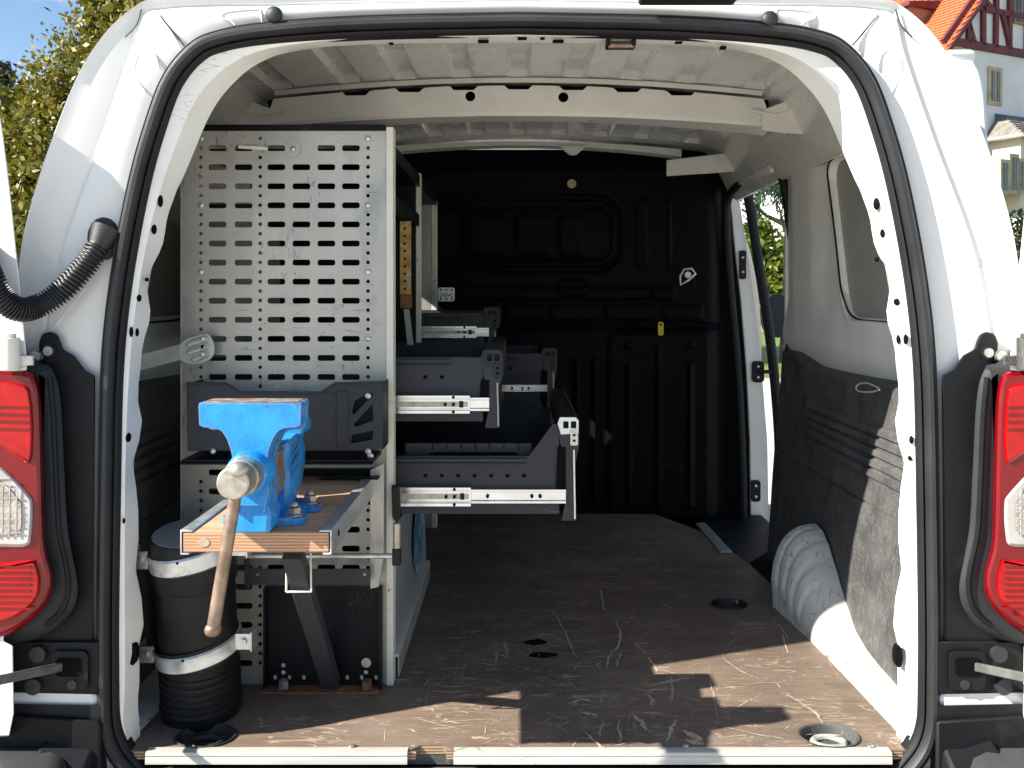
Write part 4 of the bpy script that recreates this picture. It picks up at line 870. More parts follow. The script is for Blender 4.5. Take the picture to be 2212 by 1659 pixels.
def drawer(y0, y1, xe, zt, zb, zs, hs, x_out, tall=.0, lip=True, name='drawer'):
    """drawer pulled towards +x. xe: x of the front profile's inner face, zs: slide centre, hs: half height of slide, x_out: outer slide member end"""
    xw = -.56
    holes = [rrect(x - .0035, zt - .036 - .0032, x + .0035, zt - .036 + .0032, .0006, 1) for x in np.arange(-.17, xe - .05, .030)] if zt - zb > .08 else []
    poly = [(xw, zb), (xe, zb), (xe, zt + tall), (xe - .012, zt + tall)] + ([(xe - .055, zt)] if tall else []) + [(xw, zt)]
    d = MB().prism(poly, y0, y0 + .0015, XZ).build(name, 'drawer_steel', su)
    for hq in holes: MB().prism(hq, y0 - .0004, y0 + .0005, XZ).build('square_hole_shade', 'void', d)  # black squares paint the shade of punched holes onto the side
    m = MB(); m.box((xw, y0 - .006, zt - .012), (xe - .06, y0 - .0005, zt - .0105)); m.box((xw, y0 - .006, zt - .0125), (xe - .06, y0 - .0048, zt - .004)); m.build('rim', 'drawer_steel', d)
    MB().box((xw, y0 + .0016, zb), (xe - .001, y1, zb + .0015)).build('tray_floor', 'shelf_dark', d)
    MB().box((xw, y1, zb), (xe, y1 + .0015, zt + .5 * tall)).build('side', 'drawer_steel', d)
    # slotted divider wall standing inside
    if tall:
        m = MB(); zz = zt + .018
        m.prism([(-.21, zb + .01), (xe - .05, zb + .01), (xe - .05, zz)] + [q for x in np.arange(xe - .075, -.17, -.0265) for q in ((x + .001, zz), (x + .001, zz - .012), (x - .001, zz - .012), (x - .001, zz))] + [(-.21, zz)], y0 + .03, y0 + .0315, XZ, [rrect(-.165, zt - .012, xe - .075, zt + .002, .006, 3)]); m.build('divider', 'drawer_steel', d)
    # front: extruded profile, black end cap, moulding running back
    h0, h1 = zb - .012, zt + tall + .014
    prof = [(xe + .004, h0), (xe + .030, h0), (xe + .030, h0 + .006), (xe + .026, h0 + .02), (xe + .028, h0 + .5 * (h1 - h0)), (xe + .036, h1 - .05), (xe + .036, h1 - .006), (xe + .030, h1), (xe + .004, h1), (xe - .004, h1 - .012), (xe + .002, h1 - .05), (xe + .010, h1 - .07), (xe + .010, h0 + .03)]
    f = MB().prism(prof, y0 + .004, y1 - .004, XZ).build('front', 'black_plastic', d, bevel=.0015)
    m = MB(); rim_ = offset_in(prof, .0035); m.prism(prof, y0 - .003, y0 + .0035, XZ, [rrect(xe + .008, h1 - .020, xe + .017, h1 - .008, .001, 1), rrect(xe + .021, h1 - .020, xe + .031, h1 - .008, .001, 1)])
    m.build('end_profile', 'drawer_steel', f, bevel=.0005)
    MB().prism([(xe + .001, h1 - .001), (xe + .030, h1 - .001), (xe + .035, h1 - .007), (xe + .035, h1 - .030), (xe + .003, h1 - .032), (xe - .003, h1 - .012)], y0 - .0042, y0 - .0032, XZ, [rrect(xe + .007, h1 - .021, xe + .017, h1 - .008, .001, 1), rrect(xe + .021, h1 - .021, xe + .031, h1 - .008, .001, 1)]).build('profile_cap', 'galvanised' if tall else 'grey_plastic', f)
    MB().bar((xe + .0285, y0 - .0038, h0 + .004), (xe + .0265, y0 - .0038, h1 - .06), .003, .003).build('profile_edge', 'galvanised' if tall else 'quarter_skin', f)
    MB().prism([(xe - .003, h1 - .055), (xe + .012, h1 - .055), (xe + .012, h0 + .055), (xe + .004, h0 + .04), (xe - .006, h0 + .06)], y0 - .0045, y0 + .002, XZ).build('end_cap', 'void', f)
    cl = MB().prism(rrect(xe + .020, h1 - .052, xe + .034, h1 - .024, .002, 2), y0 - .006, y0 - .003, XZ).build('clip', 'cream_post' if tall else 'grey_plastic', f, bevel=.0005)
    for k in (-.005, .005): MB().prism(rrect(xe + .0245, h1 - .038 + k - .002, xe + .0295, h1 - .038 + k + .002, .0005, 1), y0 - .0068, y0 - .0058, XZ).build('clip_slot_shade', 'void', f)  # black patches for the dark of the clip's slots
    # telescopic slide: outer, middle, inner member
    s_ = MB()
    for (xa, xb, hh, yy) in ((-.56, x_out, hs, y0 - .014), (-.30, xe + .012, hs * .74, y0 - .010)):
        prof_ = [(yy + .012, -hh), (yy, -hh), (yy, -hh * .66), (yy + .005, -hh * .60), (yy + .005, hh * .60), (yy, hh * .66), (yy, hh), (yy + .012, hh), (yy + .012, hh - .0015), (yy + .0015, hh - .0015), (yy + .0015, hh * .70), (yy + .0065, hh * .64), (yy + .0065, -hh * .64), (yy + .0015, -hh * .70), (yy + .0015, -hh + .0015), (yy + .012, -hh + .0015)]
        s_.prism([(a, zs + b) for a, b in prof_], xa, xb, YZ)
    MB_g = None; sl_ = s_.build('slide', 'bright_slide', d, bevel=.0004, seg=1)
    for x, z in ((x_out - .03, hs * .8), (x_out - .03, -hs * .8), (x_out - .045, 0), (x_out - .03, 0)):
        MB().cyl((x, y0 - .0155, zs + z), (x, y0 - .009, zs + z), .0028, 10).build('slide_hole_shade', 'void', sl_)  # black discs paint the shade of holes in the slide
    for x in ((x_out + .03), (xe - .05), (xe - .035)):
        if x < xe and x > x_out: MB().cyl((x, y0 - .0112, zs), (x, y0 - .005, zs), .003, 10).build('slide_hole_shade', 'void', sl_)
    MB().box((-.30, y0 - .0092, zs - hs * .30), (x_out - .004, y0 - .0086, zs + hs * .30)).build('slide_groove_shade', 'steel_worn', sl_)  # darker strip paints the groove's shade along the slide
    MB().prism(rrect(x_out - .02, zs - .006, x_out - .012, zs + .006, .001, 1), y0 - .0095, y0 - .006, XZ).build('slide_stop', 'rubber_dark', sl_)
    return d
def offset_in(poly, k): return poly
DY = 1.665
drawer(DY, 2.15, PX(1208, DY), PZ(985, DY), PZ(1110, DY), PZ(1070, DY), .0172, PX(1018, DY), tall=.058)
drawer(DY, 2.15, PX(1043, DY), PZ(772, DY), PZ(910, DY), PZ(872, DY), .0165, PX(1016, DY))
D2 = 2.26
drawer(D2, 2.62, PX(1046, D2), PZ(676, D2), PZ(745, D2), PZ(717, D2), .0145, PX(1030, D2))
drawer(D2, 2.62, PX(1172, D2), PZ(764, D2), PZ(905, D2), PZ(838, D2), .0115, PX(1080, D2))
# black latch cover at the lower slide's end, pale stile
yy = 1.585
MB().prism([(PX(845, yy), PZ(1050, yy)), (PX(862, yy), PZ(1048, yy)), (PX(865, yy), PZ(1120, yy)), (PX(856, yy), PZ(1130, yy)), (PX(847, yy), PZ(1118, yy))], yy, yy + .012, XZ).build('slide_latch', 'rubber_dark', su, bevel=.002)
# low front board along the floor with punched rail and a round blue sticker
bd = MB().hexa([(-.231, 1.63, .03), (-.222, 1.63, .03), (-.222, 2.20, .03), (-.231, 2.20, .03), (-.231, 1.63, .265), (-.228, 1.63, .265), (-.228, 2.20, .215), (-.231, 2.20, .215)]).build('front_board', 'sheet_pale', su)
rl = MB().prism([(1.63, .002), (2.20, .002), (2.20, .036), (1.63, .036)], -.216, -.213, YZ, [rrect(y - .004, .012, y + .004, .024, .002, 1) for y in np.arange(1.645, 2.19, .0125)]).build('punched_rail', 'alloy_panel', su, smooth_=False)
MB().box((-.2158, 1.631, .003), (-.2150, 2.199, .034)).build('rail_shade_sheet', 'void', rl)  # black sheet stands in for the shade behind the punched holes
MB().box((-.226, 1.63, .037), (-.214, 2.20, .042)).build('rail_lip', 'cream_post', rl)
st = MB(); c = (2.02, .15); st.add([(-.2215, c[0] + .10 * math.cos(t), c[1] + .075 * math.sin(t)) for t in np.linspace(0, 2 * math.pi, 24)[:-1]], [tuple(range(23))]); st.build('sticker', 'blue_sticker', bd)

# ================================================================== TOOL BIN on the panel
BD = 1.52
tb = thing('tool_bin', (PX(615, BD), BD, PZ(985, BD)), 'dark grey plastic bin with slanted cut-outs standing behind the blue vise', 'tool bin')
o = [(402, 826), (488, 826), (520, 846), (692, 846), (722, 826), (829, 824), (826, 968), (800, 974), (405, 974)]
cut = [[(766, 866), (800, 848), (806, 852), (764, 896), (760, 890)], [(804, 874), (806, 908), (768, 922), (764, 916)], [(760, 940), (806, 930), (804, 950), (757, 958)]]
T = lambda pts: [(PX(a, BD), PZ(b, BD)) for a, b in pts]
m = MB(); m.prism(T(o), BD, BD + .004, XZ, [T(c) for c in cut]); m.build('bin_front', 'drawer_steel', tb, bevel=.0012)
MB().prism(T([(404, 834), (482, 834), (514, 854), (698, 854), (728, 834), (826, 832), (822, 966), (800, 970), (408, 970)]), BD + .012, BD + .014, XZ).build('bin_shade_sheet', 'shelf_dark', tb)  # dark sheet stands in for the shade inside, behind the cut-outs
m = MB(); z0, z1 = PZ(972, BD), PZ(828, BD); m.box((PX(404, BD), BD + .005, z0), (PX(408, BD), BD + .072, z1)); m.box((PX(822, BD), BD + .005, z0), (PX(826, BD), BD + .072, z1)); m.box((PX(404, BD), BD + .0145, z0), (PX(826, BD), BD + .072, z0 + .004)); m.build('bin_sides', 'grey_plastic', tb)
m = MB(); m.tube([P(a, b, BD - .002) for a, b in ((402, 828), (487, 828), (519, 848), (693, 848), (723, 828), (828, 826))], .0022, 8); m.build('bin_rim', 'drawer_steel', tb)
m = MB(); m.box((PX(728, BD), BD - .003, PZ(962, BD)), (PX(752, BD), BD - .0005, PZ(846, BD))); m.box((PX(600, BD), BD - .002, PZ(852, BD)), (PX(748, BD), BD - .0003, PZ(848, BD))); m.build('bin_ribs', 'drawer_steel', tb, bevel=.0015)
for a, b in ((795, 855), (800, 985), (795, 975), (460, 975)):
    MB().sphere(P(a, b, BD - .001), .0055, sy=.5, n=12).build('bin_rivet', 'steel_bolt', tb)
yy = 1.50; MB().box((PX(388, yy), yy, PZ(1004, yy)), (PX(824, 1.60), 1.598, PZ(1000, yy))).build('bin_shelf', 'shelf_dark', tb, bevel=.0008)
MB().box((PX(388, yy), yy + .006, PZ(1000, yy) - .001), (PX(824, 1.60), 1.597, PZ(1000, yy) + .0035)).build('shelf_mat', 'black_plastic', tb)

# ================================================================== WORKBENCH LEAF
ZB = .369; TH = .0265; BX0, BX1 = -.450, -.250; BY0, BY1 = 1.216, 1.585
wb = thing('folding_workbench', (-.35, 1.45, 0), 'small plywood bench leaf with galvanised edges and square tube strut under the vise', 'workbench')
MB().box((BX0 + .003, BY0, ZB - TH), (BX1 - .003, BY1, ZB)).build('board', 'ply_edge', wb, bevel=.0008)
MB().box((BX0 + .005, BY0 + .0012, ZB + .0001), (BX1 - .005, BY1 - .001, ZB + .0007)).build('board_face', 'ply_top', wb)
def channel(xa, sg):
    m = MB(); t = .0022; w = .017
    prof = [(xa + sg * 0, ZB - TH - .003), (xa - sg * w * .7, ZB - TH - .003), (xa - sg * w * .7, ZB - TH - .003 + t), (xa - sg * t, ZB - TH - .003 + t), (xa - sg * t, ZB + .0012), (xa - sg * w, ZB + .0012), (xa - sg * w, ZB + .0012 + t), (xa, ZB + .0012 + t)]
    m.prism(prof, BY0 - .001, BY1 + .006, lambda u, v, w_: (u, w_, v)); return m.build('edge_channel', 'galvanised', wb, bevel=.0012)
channel(BX0 - .001, -1); ec = channel(BX1 + .001, 1)
MB().cyl((BX1 - .004, BY0 + .045, ZB - .012), (BX1 + .0018, BY0 + .045, ZB - .012), .005, 14).build('channel_hole_shade', 'void', ec)  # black disc painting the hole's shade
MB().prism(circle(PX(440, 1.215), PZ(1172, 1.215), .0075, 12, .006), BY0 - .0009, BY0 + .001, XZ).build('filler_spot', 'scuff_wood', wb)
# rear angle, hinge plates, cross bars, strut
MB().box((BX0 - .01, 1.587, ZB - .05), (BX1 + .012, 1.5975, ZB + .012)).build('rear_angle', 'shelf_dark', wb, bevel=.001)
MB().box((-.338, 1.545, ZB + .002), (BX1 + .012, 1.597, ZB + .0045)).build('rear_plate', 'shelf_dark', wb, bevel=.001)
yy = 1.57; m = MB(); m.prism([(PX(800, yy), PZ(1015, yy)), (PX(829, yy), PZ(1000, yy)), (PX(829, yy), PZ(1200, yy)), (PX(818, yy), PZ(1268, yy)), (PX(800, yy), PZ(1272, yy))], yy, yy + .003, XZ); m.build('side_plate', 'alloy_panel', wb, bevel=.0006)
m = MB(); yy = 1.53; m.cyl(P(528, 1201, yy), P(862, 1201, yy), .0045, 14); m.build('pivot_rod', 'galvanised', wb)
m = MB(); yy = 1.50; a = P(856, 1125, yy); b = P(856, 1215, yy)
m.cyl(P(857, 1130, yy), P(857, 1190, yy), .0065, 14); m.build('latch_pin', 'steel_worn', wb)
MB().box((PX(848, yy), yy - .008, PZ(1220, yy)), (PX(866, yy), yy + .01, PZ(1183, yy))).build('latch_block', 'rubber_dark', wb, bevel=.002)
yy = 1.55; m = MB(); m.prism([(PX(538, yy), PZ(1264, yy)), (PX(800, yy), PZ(1264, yy)), (PX(800, yy), PZ(1229, yy)), (PX(538, yy), PZ(1229, yy))], yy, yy + .003, XZ, [circle(PX(556, yy), PZ(1242, yy), .003, 10), circle(PX(787, yy), PZ(1242, yy), .003, 10)]); m.build('cross_bar', 'drawer_steel', wb, bevel=.0006)
yy = 1.548; MB().prism([(PX(527, yy), PZ(1190, yy)), (PX(537, yy), PZ(1190, yy)), (PX(541, yy), PZ(1268, yy)), (PX(533, yy), PZ(1276, yy)), (PX(528, yy), PZ(1262, yy))], yy, yy + .003, XZ).build('lug', 'drawer_steel', wb, bevel=.0006)
s0 = P(632, 1196, 1.36); s1 = P(716, 1478, 1.585)
strut = MB().bar(s0, s1, .030, .022).build('strut', 'drawer_steel', wb, bevel=.002)
m = MB(); c0 = s0 + (s1 - s0) * .20; d_ = .019
m.tube([c0 + Vector((-d_, -.016, -.008)), c0 + Vector((d_, -.016, -.008)), c0 + Vector((d_ - .002, -.013, .04)), c0 + Vector((d_ - .002, -.012, .05))], .0018, 8); m.tube([c0 + Vector((-d_, -.016, -.008)), c0 + Vector((-d_, -.013, .05))], .0018, 8); m.build('wire_clip', 'cream_post', strut)
# dark steel support box under the bench
yy = 1.592; x0, x1 = PX(575, yy), PX(824, yy); zt = PZ(1266, yy)
hl = [rrect(PX(c, yy) - .003, PZ(1464, yy) - .0045, PX(c, yy) + .003, PZ(1464, yy) + .0045, .0025, 2) for c in (594, 625, 656, 720, 750, 781, 812)] + [circle(PX(c, yy), PZ(q, yy), .0042, 10) for c in (612, 790) for q in (1438, 1453)]
sp = MB().prism([(x0, .002), (x1, .002), (x1, zt), (x0, zt)], yy, yy + .003, XZ, hl).build('support_plate', 'shelf_dark', wb, smooth_=False)
MB().box((x0, yy + .0035, .003), (x1, yy + .0045, zt)).build('support_back', 'cream_post', sp)
MB().box((x0 - .002, yy - .012, .002), (x0 + .003, yy + .003, zt)).build('support_flange', 'shelf_dark', sp); MB().box((x1 - .003, yy - .016, .002), (x1 + .002, yy + .003, zt)).build('support_flange', 'shelf_dark', sp)
MB().box((x0, yy - .03, .0008), (x1, yy, .0032)).build('support_foot', 'rust', sp)
for c in (613, 793):
    q = P(c, 1468, yy - .012); MB().cyl((q.x, yy - .014, .004), (q.x, yy - .014, .018), .009, 6).build('anchor_bolt', 'steel_bolt' if c < 700 else 'rust', sp)
q = P(791, 1432, yy - .002); MB().cyl(q, q + Vector((0, .004, 0)), .0085, 18).build('bolt', 'steel_bolt', sp)

# ================================================================== VISE
vx = -.35
vs = thing('bench_vise', (vx, 1.30, ZB), 'blue cast bench vise with worn steel lever bolted to the plywood bench', 'vise')
V = lambda u, v, w: (vx + u, w, ZB + v)
def tee(w_top, ear, neck, foot, zneck=.095, zb=.0):
    right = [(w_top, .176), (w_top + .001, .172), (w_top, ear), (w_top - .006, ear - .003)]
    c = catmull([(w_top - .006, ear - .003), (.050, ear - .0034), (.040, ear - .006), (.033, ear - .013), (neck + .006, ear - .025), (neck + .002, ear - .039), (neck + .001, zneck)], 5)[1:]
    right += [tuple(q) for q in c] + [(neck + .001, .085), (neck + .004, .06), (foot, .03), (foot, zb)]
    return right + [(-a, b) for a, b in right[::-1]]
mj = MB().prism(tee(.066, .147, .0215, .018, zb=.042), 1.188, 1.212, V).build('movable_jaw', 'vise_blue', vs, bevel=.004, seg=3)
MB().prism([(.060, .1755), (.060, .150), (-.060, .150), (-.060, .1755)], 1.2122, 1.2145, V).build('jaw_plate', 'vise_worn', mj, bevel=.0008)
MB().box((vx - .062, 1.191, ZB + .1762), (vx + .062, 1.2118, ZB + .1772)).build('jaw_top_wear', 'vise_worn', mj, bevel=.001)
m = MB(); zc = .086
m.tube([V(0, zc, 1.168), V(0, zc, 1.170), V(0, zc, 1.176), V(0, zc, 1.20)], [.023, .0265, .028, .030], 28); m.build('spindle_boss', 'vise_blue', mj, bevel=.002)
m = MB(); m.prism([(-.018, .04), (.018, .04), (.021, .060), (.018, .100), (-.018, .100), (-.021, .060)], 1.20, 1.405, V); m.build('slide', 'vise_worn', mj, bevel=.004, seg=3)
MB().prism([(-.028, .004), (.024, .004), (.026, .03), (.016, .05), (-.020, .05), (-.030, .03)], 1.196, 1.246, V).build('guide_nose', 'vise_blue', mj, bevel=.005, seg=3)
fj = MB().prism(tee(.0655, .140, .0215, .022, zneck=.09, zb=.008), 1.216, 1.233, V).build('fixed_jaw', 'vise_blue', vs, bevel=.005, seg=3)
MB().prism([(-.013, .03), (.013, .03), (.013, .14), (-.013, .14)], 1.2332, 1.29, V).build('jaw_web', 'vise_worn', fj, bevel=.004, seg=3)  # worn metal, chosen darker to paint shade into the gap behind the jaw
MB().box((vx - .062, 1.2172, ZB + .1762), (vx + .062, 1.2328, ZB + .1770)).build('jaw_top_wear', 'vise_worn', fj, bevel=.001)
# body behind the fixed jaw: tapering casting with anvil
rings = []
for (yy, hw, z0, z1) in ((1.286, .020, .008, .104), (1.292, .026, .008, .108), (1.31, .027, .008, .112), (1.335, .027, .010, .114), (1.355, .027, .020, .116), (1.385, .026, .05, .117), (1.392, .022, .06, .112)):
    rings.append([V(a * hw, z0 + (z1 - z0) * b, yy) for a, b in ((-.8, 0), (.8, 0), (1, .15), (1, .55), (.86, .72), (.95, .84), (1, .94), (.9, 1), (-.9, 1), (-1, .94), (-.95, .84), (-.86, .72), (-1, .55), (-1, .15))])
m = MB(); m.loft([r_ + [r_[0]] for r_ in rings]); m.add(rings[-1], [tuple(range(14))]); m.add(rings[0], [tuple(range(13, -1, -1))]); m.build('body', 'vise_blue', vs, angle=38)
MB().prism([(-.032, .112), (.034, .112), (.036, .127), (.030, .133), (-.030, .133), (-.034, .127)], 1.335, 1.388, V).build('anvil', 'vise_blue', vs, bevel=.003, seg=3)
bp_ = rrect(-.044, 1.243, .044, 1.365, .012); 
MB().prism([(vx + a, b) for a, b in bp_], ZB + .0008, ZB + .013, XY).build('base_plate', 'vise_blue', vs, bevel=.003, seg=3)
for (a, b) in ((.040, 1.262), (.045, 1.335), (-.042, 1.262), (-.045, 1.335)):
    lg = MB().prism([(vx + a + q[0], b + q[1]) for q in circle(0, 0, .017, 18)], ZB + .0009, ZB + .011, XY).build('lug', 'vise_blue', vs, bevel=.002)
    m = MB(); m.cyl((vx + a, b, ZB + .0112), (vx + a, b, ZB + .014), .0125, 20); m.cyl((vx + a, b, ZB + .014), (vx + a, b, ZB + .023), .0098, 6); m.sphere((vx + a, b, ZB + .026), .0062, sz=.8, n=10); m.build('bolt', 'steel_worn', lg, bevel=.0008)
# raised lettering bars on the side of the body as in the casting
for k, (u, v) in enumerate(((.0275, .098), (.0277, .088), (.0277, .074), (.0277, .06))):
    MB().bar(V(u, v, 1.305), V(u, v + .008, 1.34), .0012, .003).build('cast_mark', 'steel_worn' if k == 2 else 'vise_blue', vs)
sp_ = MB(); sp_.tube([V(0, zc, 1.116), V(0, zc, 1.118), V(0, zc, 1.146), V(0, zc, 1.148)], [.019, .0205, .0205, .0195], 28); sp_.tube([V(0, zc, 1.147), V(0, zc, 1.160), V(0, zc, 1.170)], [.023, .024, .024], 28)
sh = sp_.build('spindle_head', 'steel_worn', vs, bevel=.001)
t0 = P(513, 1043, 1.132) ; t1 = P(460, 1360, 1.128)
dirv = (t1 - t0).normalized(); t0 = t0 + dirv * .0
lv = MB().tube([t0, t0 + dirv * .05, t1 - dirv * .012, t1], [.0078, .0080, .0082, .0078], 16).build('lever', 'lever_steel', vs)
m = MB(); m.sphere(P(516, 1013, 1.120), .0135, sz=.72, n=18); m.build('lever_knob', 'steel_worn', lv); m = MB(); m.sphere(t1, .0105, sz=.85, n=18); m.build('lever_knob', 'lever_steel', lv)

# ================================================================== BLACK PIPE
pb = P(437, 1538, 1.50); pt = P(416, 1150, 1.455); pb.z = .001
pp = thing('drain_pipe', (pb.x, pb.y, 0), 'capped black plastic pipe with ribbed foot strapped upright at the left jamb', 'pipe')
ax = (pt - pb); Lp = ax.length; axn = ax.normalized()
at = lambda t: pb + axn * t
rad = .0615
m = MB(); ts = [(0, .060), (.008, .064), (.024, .065)]
for k in range(5): z = .028 + k * .0125; ts += [(z, .0605), (z + .003, .0635), (z + .008, .0635), (z + .0105, .0605)]
ts += [(.094, .0605), (.10, rad), (Lp - .075, rad)]
m.tube([at(t) for t, r in ts], [r for t, r in ts], 40); m.build('pipe', 'pipe_black', pp, angle=30)
m = MB(); m.tube([at(t) for t in (Lp - .08, Lp - .075, Lp - .012, Lp - .004, Lp)], [.0635, .0655, .0655, .0645, .062], 40); cp = m.build('cap', 'pipe_black', pp, angle=40)
m = MB(); m.tube([at(Lp + .0003), at(Lp + .001)], [.061, .0605], 40); m.build('cap_face', 'pipe_cap', cp)
for t, tl in ((.118, .013), (.278, .014)):
    m = MB(); c = at(t); up = (axn + Vector((-.10, .0, 0)) * 0 + Vector((-.16, 0, 0))).normalized(); xx = Vector((1, 0, -up.x / up.z)).normalized(); yy_ = up.cross(xx).normalized()
    for (rr_, hh, mt) in ((.0665, tl, 'galvanised'),):
        n_ = 44; rs = []
        for (ro, zo) in ((.0, -1), (.0032, -.8), (.0022, -.3), (.0022, .3), (.0032, .8), (.0, 1)):
            rs.append([c + xx * math.cos(a_) * (rr_ + ro) + yy_ * math.sin(a_) * (rr_ + ro) + up * zo * hh for a_ in np.linspace(0, 2 * math.pi, n_)])
        m.loft(rs)
    cb = m.build('clamp_band', 'galvanised', pp, angle=50)
    m = MB(); m.loft([[c + xx * math.cos(a_) * .0650 + yy_ * math.sin(a_) * .0650 + up * z for a_ in np.linspace(0, 2 * math.pi, 44)] for z in (-tl * 1.35, tl * 1.35)]); m.build('clamp_rubber', 'rubber_dark', cb)
    for sg in (-1, 1):
        e0 = c + xx * sg * .066 - yy_ * .012 * 0 + Vector((0, -.018, 0)); 
        m = MB(); m.box((min(e0.x, e0.x + sg * .026), e0.y - .002, e0.z - tl), (max(e0.x, e0.x + sg * .026), e0.y + .002, e0.z + tl)); m.box((e0.x + sg * .026 - .0015, e0.y - .004, e0.z - tl * 1.2), (e0.x + sg * .026 + .0015, e0.y + .03, e0.z + tl * 1.2)); m.build('clamp_ear', 'galvanised', cb, bevel=.0008)
        MB().cyl(e0 + Vector((sg * .014, -.007, 0)), e0 + Vector((sg * .014, .02, 0)), .006, 6).build('clamp_bolt', 'steel_bolt', cb)
    MB().cyl(c + Vector((0, -.0705, 0)), c + Vector((0, -.067, 0)), .0022, 8).build('band_hole_shade', 'void', cb)  # black dot for the shade in the band's hole

# ================================================================== STRAP from the wall to the panel
sy = 1.575
so = thing('wall_strap', (PX(300, sy), sy, PZ(780, sy)), 'galvanised flat strap with pressed paddle end bolted to the perforated panel', 'strap')
m = MB(); m.hexa([P(250, 815, 1.59), P(395, 776, sy), P(395, 776, sy) + Vector((0, .003, 0)), P(250, 815, 1.59) + Vector((0, .003, 0)), P(250, 780, 1.59), P(395, 742, sy), P(395, 742, sy) + Vector((0, .003, 0)), P(250, 780, 1.59) + Vector((0, .003, 0))]); m.build('strap', 'zinc_strap', so, bevel=.0008)
pad = smooth_poly([(388, 748), (402, 733), (430, 724), (450, 722), (462, 742), (462, 766), (448, 780), (425, 786), (404, 784), (390, 774)], 3)
m = MB(); m.prism([(PX(a, sy), PZ(b, sy)) for a, b in pad], sy - .002, sy + .001, XZ); pd = m.build('paddle', 'zinc_strap', so, bevel=.001)
for (a, b, c, d_) in ((405, 744, 450, 730), (406, 762, 452, 746), (415, 778, 452, 764)):
    m = MB(); m.tube([P(a, b, sy - .002), P(a + 3, b - 1, sy - .003), P(c - 3, d_ + 1, sy - .003), P(c, d_, sy - .002)], [.003, .0055, .0055, .003], 10); m.build('pressed_rib', 'zinc_strap', pd)
for (a, b) in ((437, 732), (437, 766)):
    m = MB(); m.sphere(P(a, b, sy - .007), .005, sy=.5, n=12); m.build('rivet', 'galvanised', pd)
MB().cyl(P(438, 749, sy - .0085), P(438, 749, sy), .0035, 10).build('rivet_hole_shade', 'void', pd)  # black disc stands in for the dark of the hole
MB().box((PX(395, sy) + .012, sy + .001, PZ(765, sy)), (PX(395, sy) + .04, 1.5995, PZ(745, sy))).build('spacer', 'zinc_strap', so)

# ================================================================== OUTSIDE: trees, shrubs, house
def leaves(name, blobs, n, size, material, parent, seed=1, droop=0, aspect=.55, fill=.35):
    rng = np.random.default_rng(seed); tot = sum(b[3] * b[4] * b[5] for b in blobs) ; P_ = []; N_ = []
    for (cx, cy, cz, rx, ry, rz) in blobs:
        k = int(n * rx * ry * rz / tot)
        # clumps first, leaves around the clumps
        nc = max(8, k // 55); d = rng.normal(size=(nc, 3)); d /= np.linalg.norm(d, axis=1)[:, None]
        r = (fill + (1 - fill) * rng.random(nc) ** .5) * (1 + .06 * rng.normal(size=nc)); c = d * r[:, None] * np.array([rx, ry, rz])
        idx = rng.integers(0, nc, k); sp = .075 * (rx * ry * rz) ** (1 / 3) + size * 1.2
        p = c[idx] + rng.normal(size=(k, 3)) * sp * .75; P_.append(p + np.array([cx, cy, cz])); N_.append(idx / nc)
    p = np.vstack(P_); k = len(p)
    a = rng.normal(size=(k, 3)); a[:, 2] -= droop; a /= np.linalg.norm(a, axis=1)[:, None]
    b = np.cross(a, rng.normal(size=(k, 3))); b /= np.linalg.norm(b, axis=1)[:, None]
    s = size * (.6 + .8 * rng.random(k))[:, None]
    v = np.stack([p - a * s, p + b * s * aspect, p + a * s, p - b * s * aspect], 1).reshape(-1, 3)
    me = bpy.data.meshes.new(name); f = np.arange(4 * k).reshape(-1, 4)
    me.vertices.add(4 * k); me.vertices.foreach_set('co', v.reshape(-1)); me.loops.add(4 * k); me.loops.foreach_set('vertex_index', f.reshape(-1).astype(np.int32))
    me.polygons.add(k); me.polygons.foreach_set('loop_start', (np.arange(k) * 4).astype(np.int32)); me.update(calc_edges=True)
    at = me.attributes.new('rnd', 'FLOAT', 'FACE'); at.data.foreach_set('value', np.clip(.6 * np.concatenate(N_) + .4 * rng.random(k), 0, 1))
    o = finish(name, me, material, parent, smooth_=False); return tag(o, kind='stuff')
def trunk(parent, base, top, r0, r1, limbs, seed=3):
    rng = random.Random(seed); m = MB(); base = Vector(base); top = Vector(top)
    pts = [base + (top - base) * t + Vector((rng.gauss(0, .05), rng.gauss(0, .05), 0)) * (1 if 0 < t < 1 else 0) for t in np.linspace(0, 1, 7)]
    m.tube(pts, [r0 * (1.35 if i == 0 else 1) + (r1 - r0) * i / 6 for i in range(7)], 12)
    for k in range(limbs):
        t = rng.uniform(.35, .95); p = base + (top - base) * t; a = rng.uniform(0, 2 * math.pi); l = (top - base).length * rng.uniform(.14, .26)
        q = p + Vector((math.cos(a) * l, math.sin(a) * l, l * rng.uniform(.4, .9))); m.tube([p, p * .5 + q * .5 + Vector((0, 0, -.1 * l)), q], [r1 * 1.2, r1 * .7, r1 * .25], 7)
    return m.build('trunk', 'bark', parent)
def tree(name, loc, label, cat, blobs, n, size, material, h, r=.16, limbs=9, seed=1, droop=0, aspect=.55, fill=.35, group=None):
    t = thing(name, (loc[0], loc[1], GZ), label, cat, group)
    trunk(t, (loc[0], loc[1], GZ), (loc[0], loc[1], GZ + h), r, r * .35, limbs, seed)
    leaves('crown', blobs, n, size, material, t, seed, droop, aspect, fill); return t
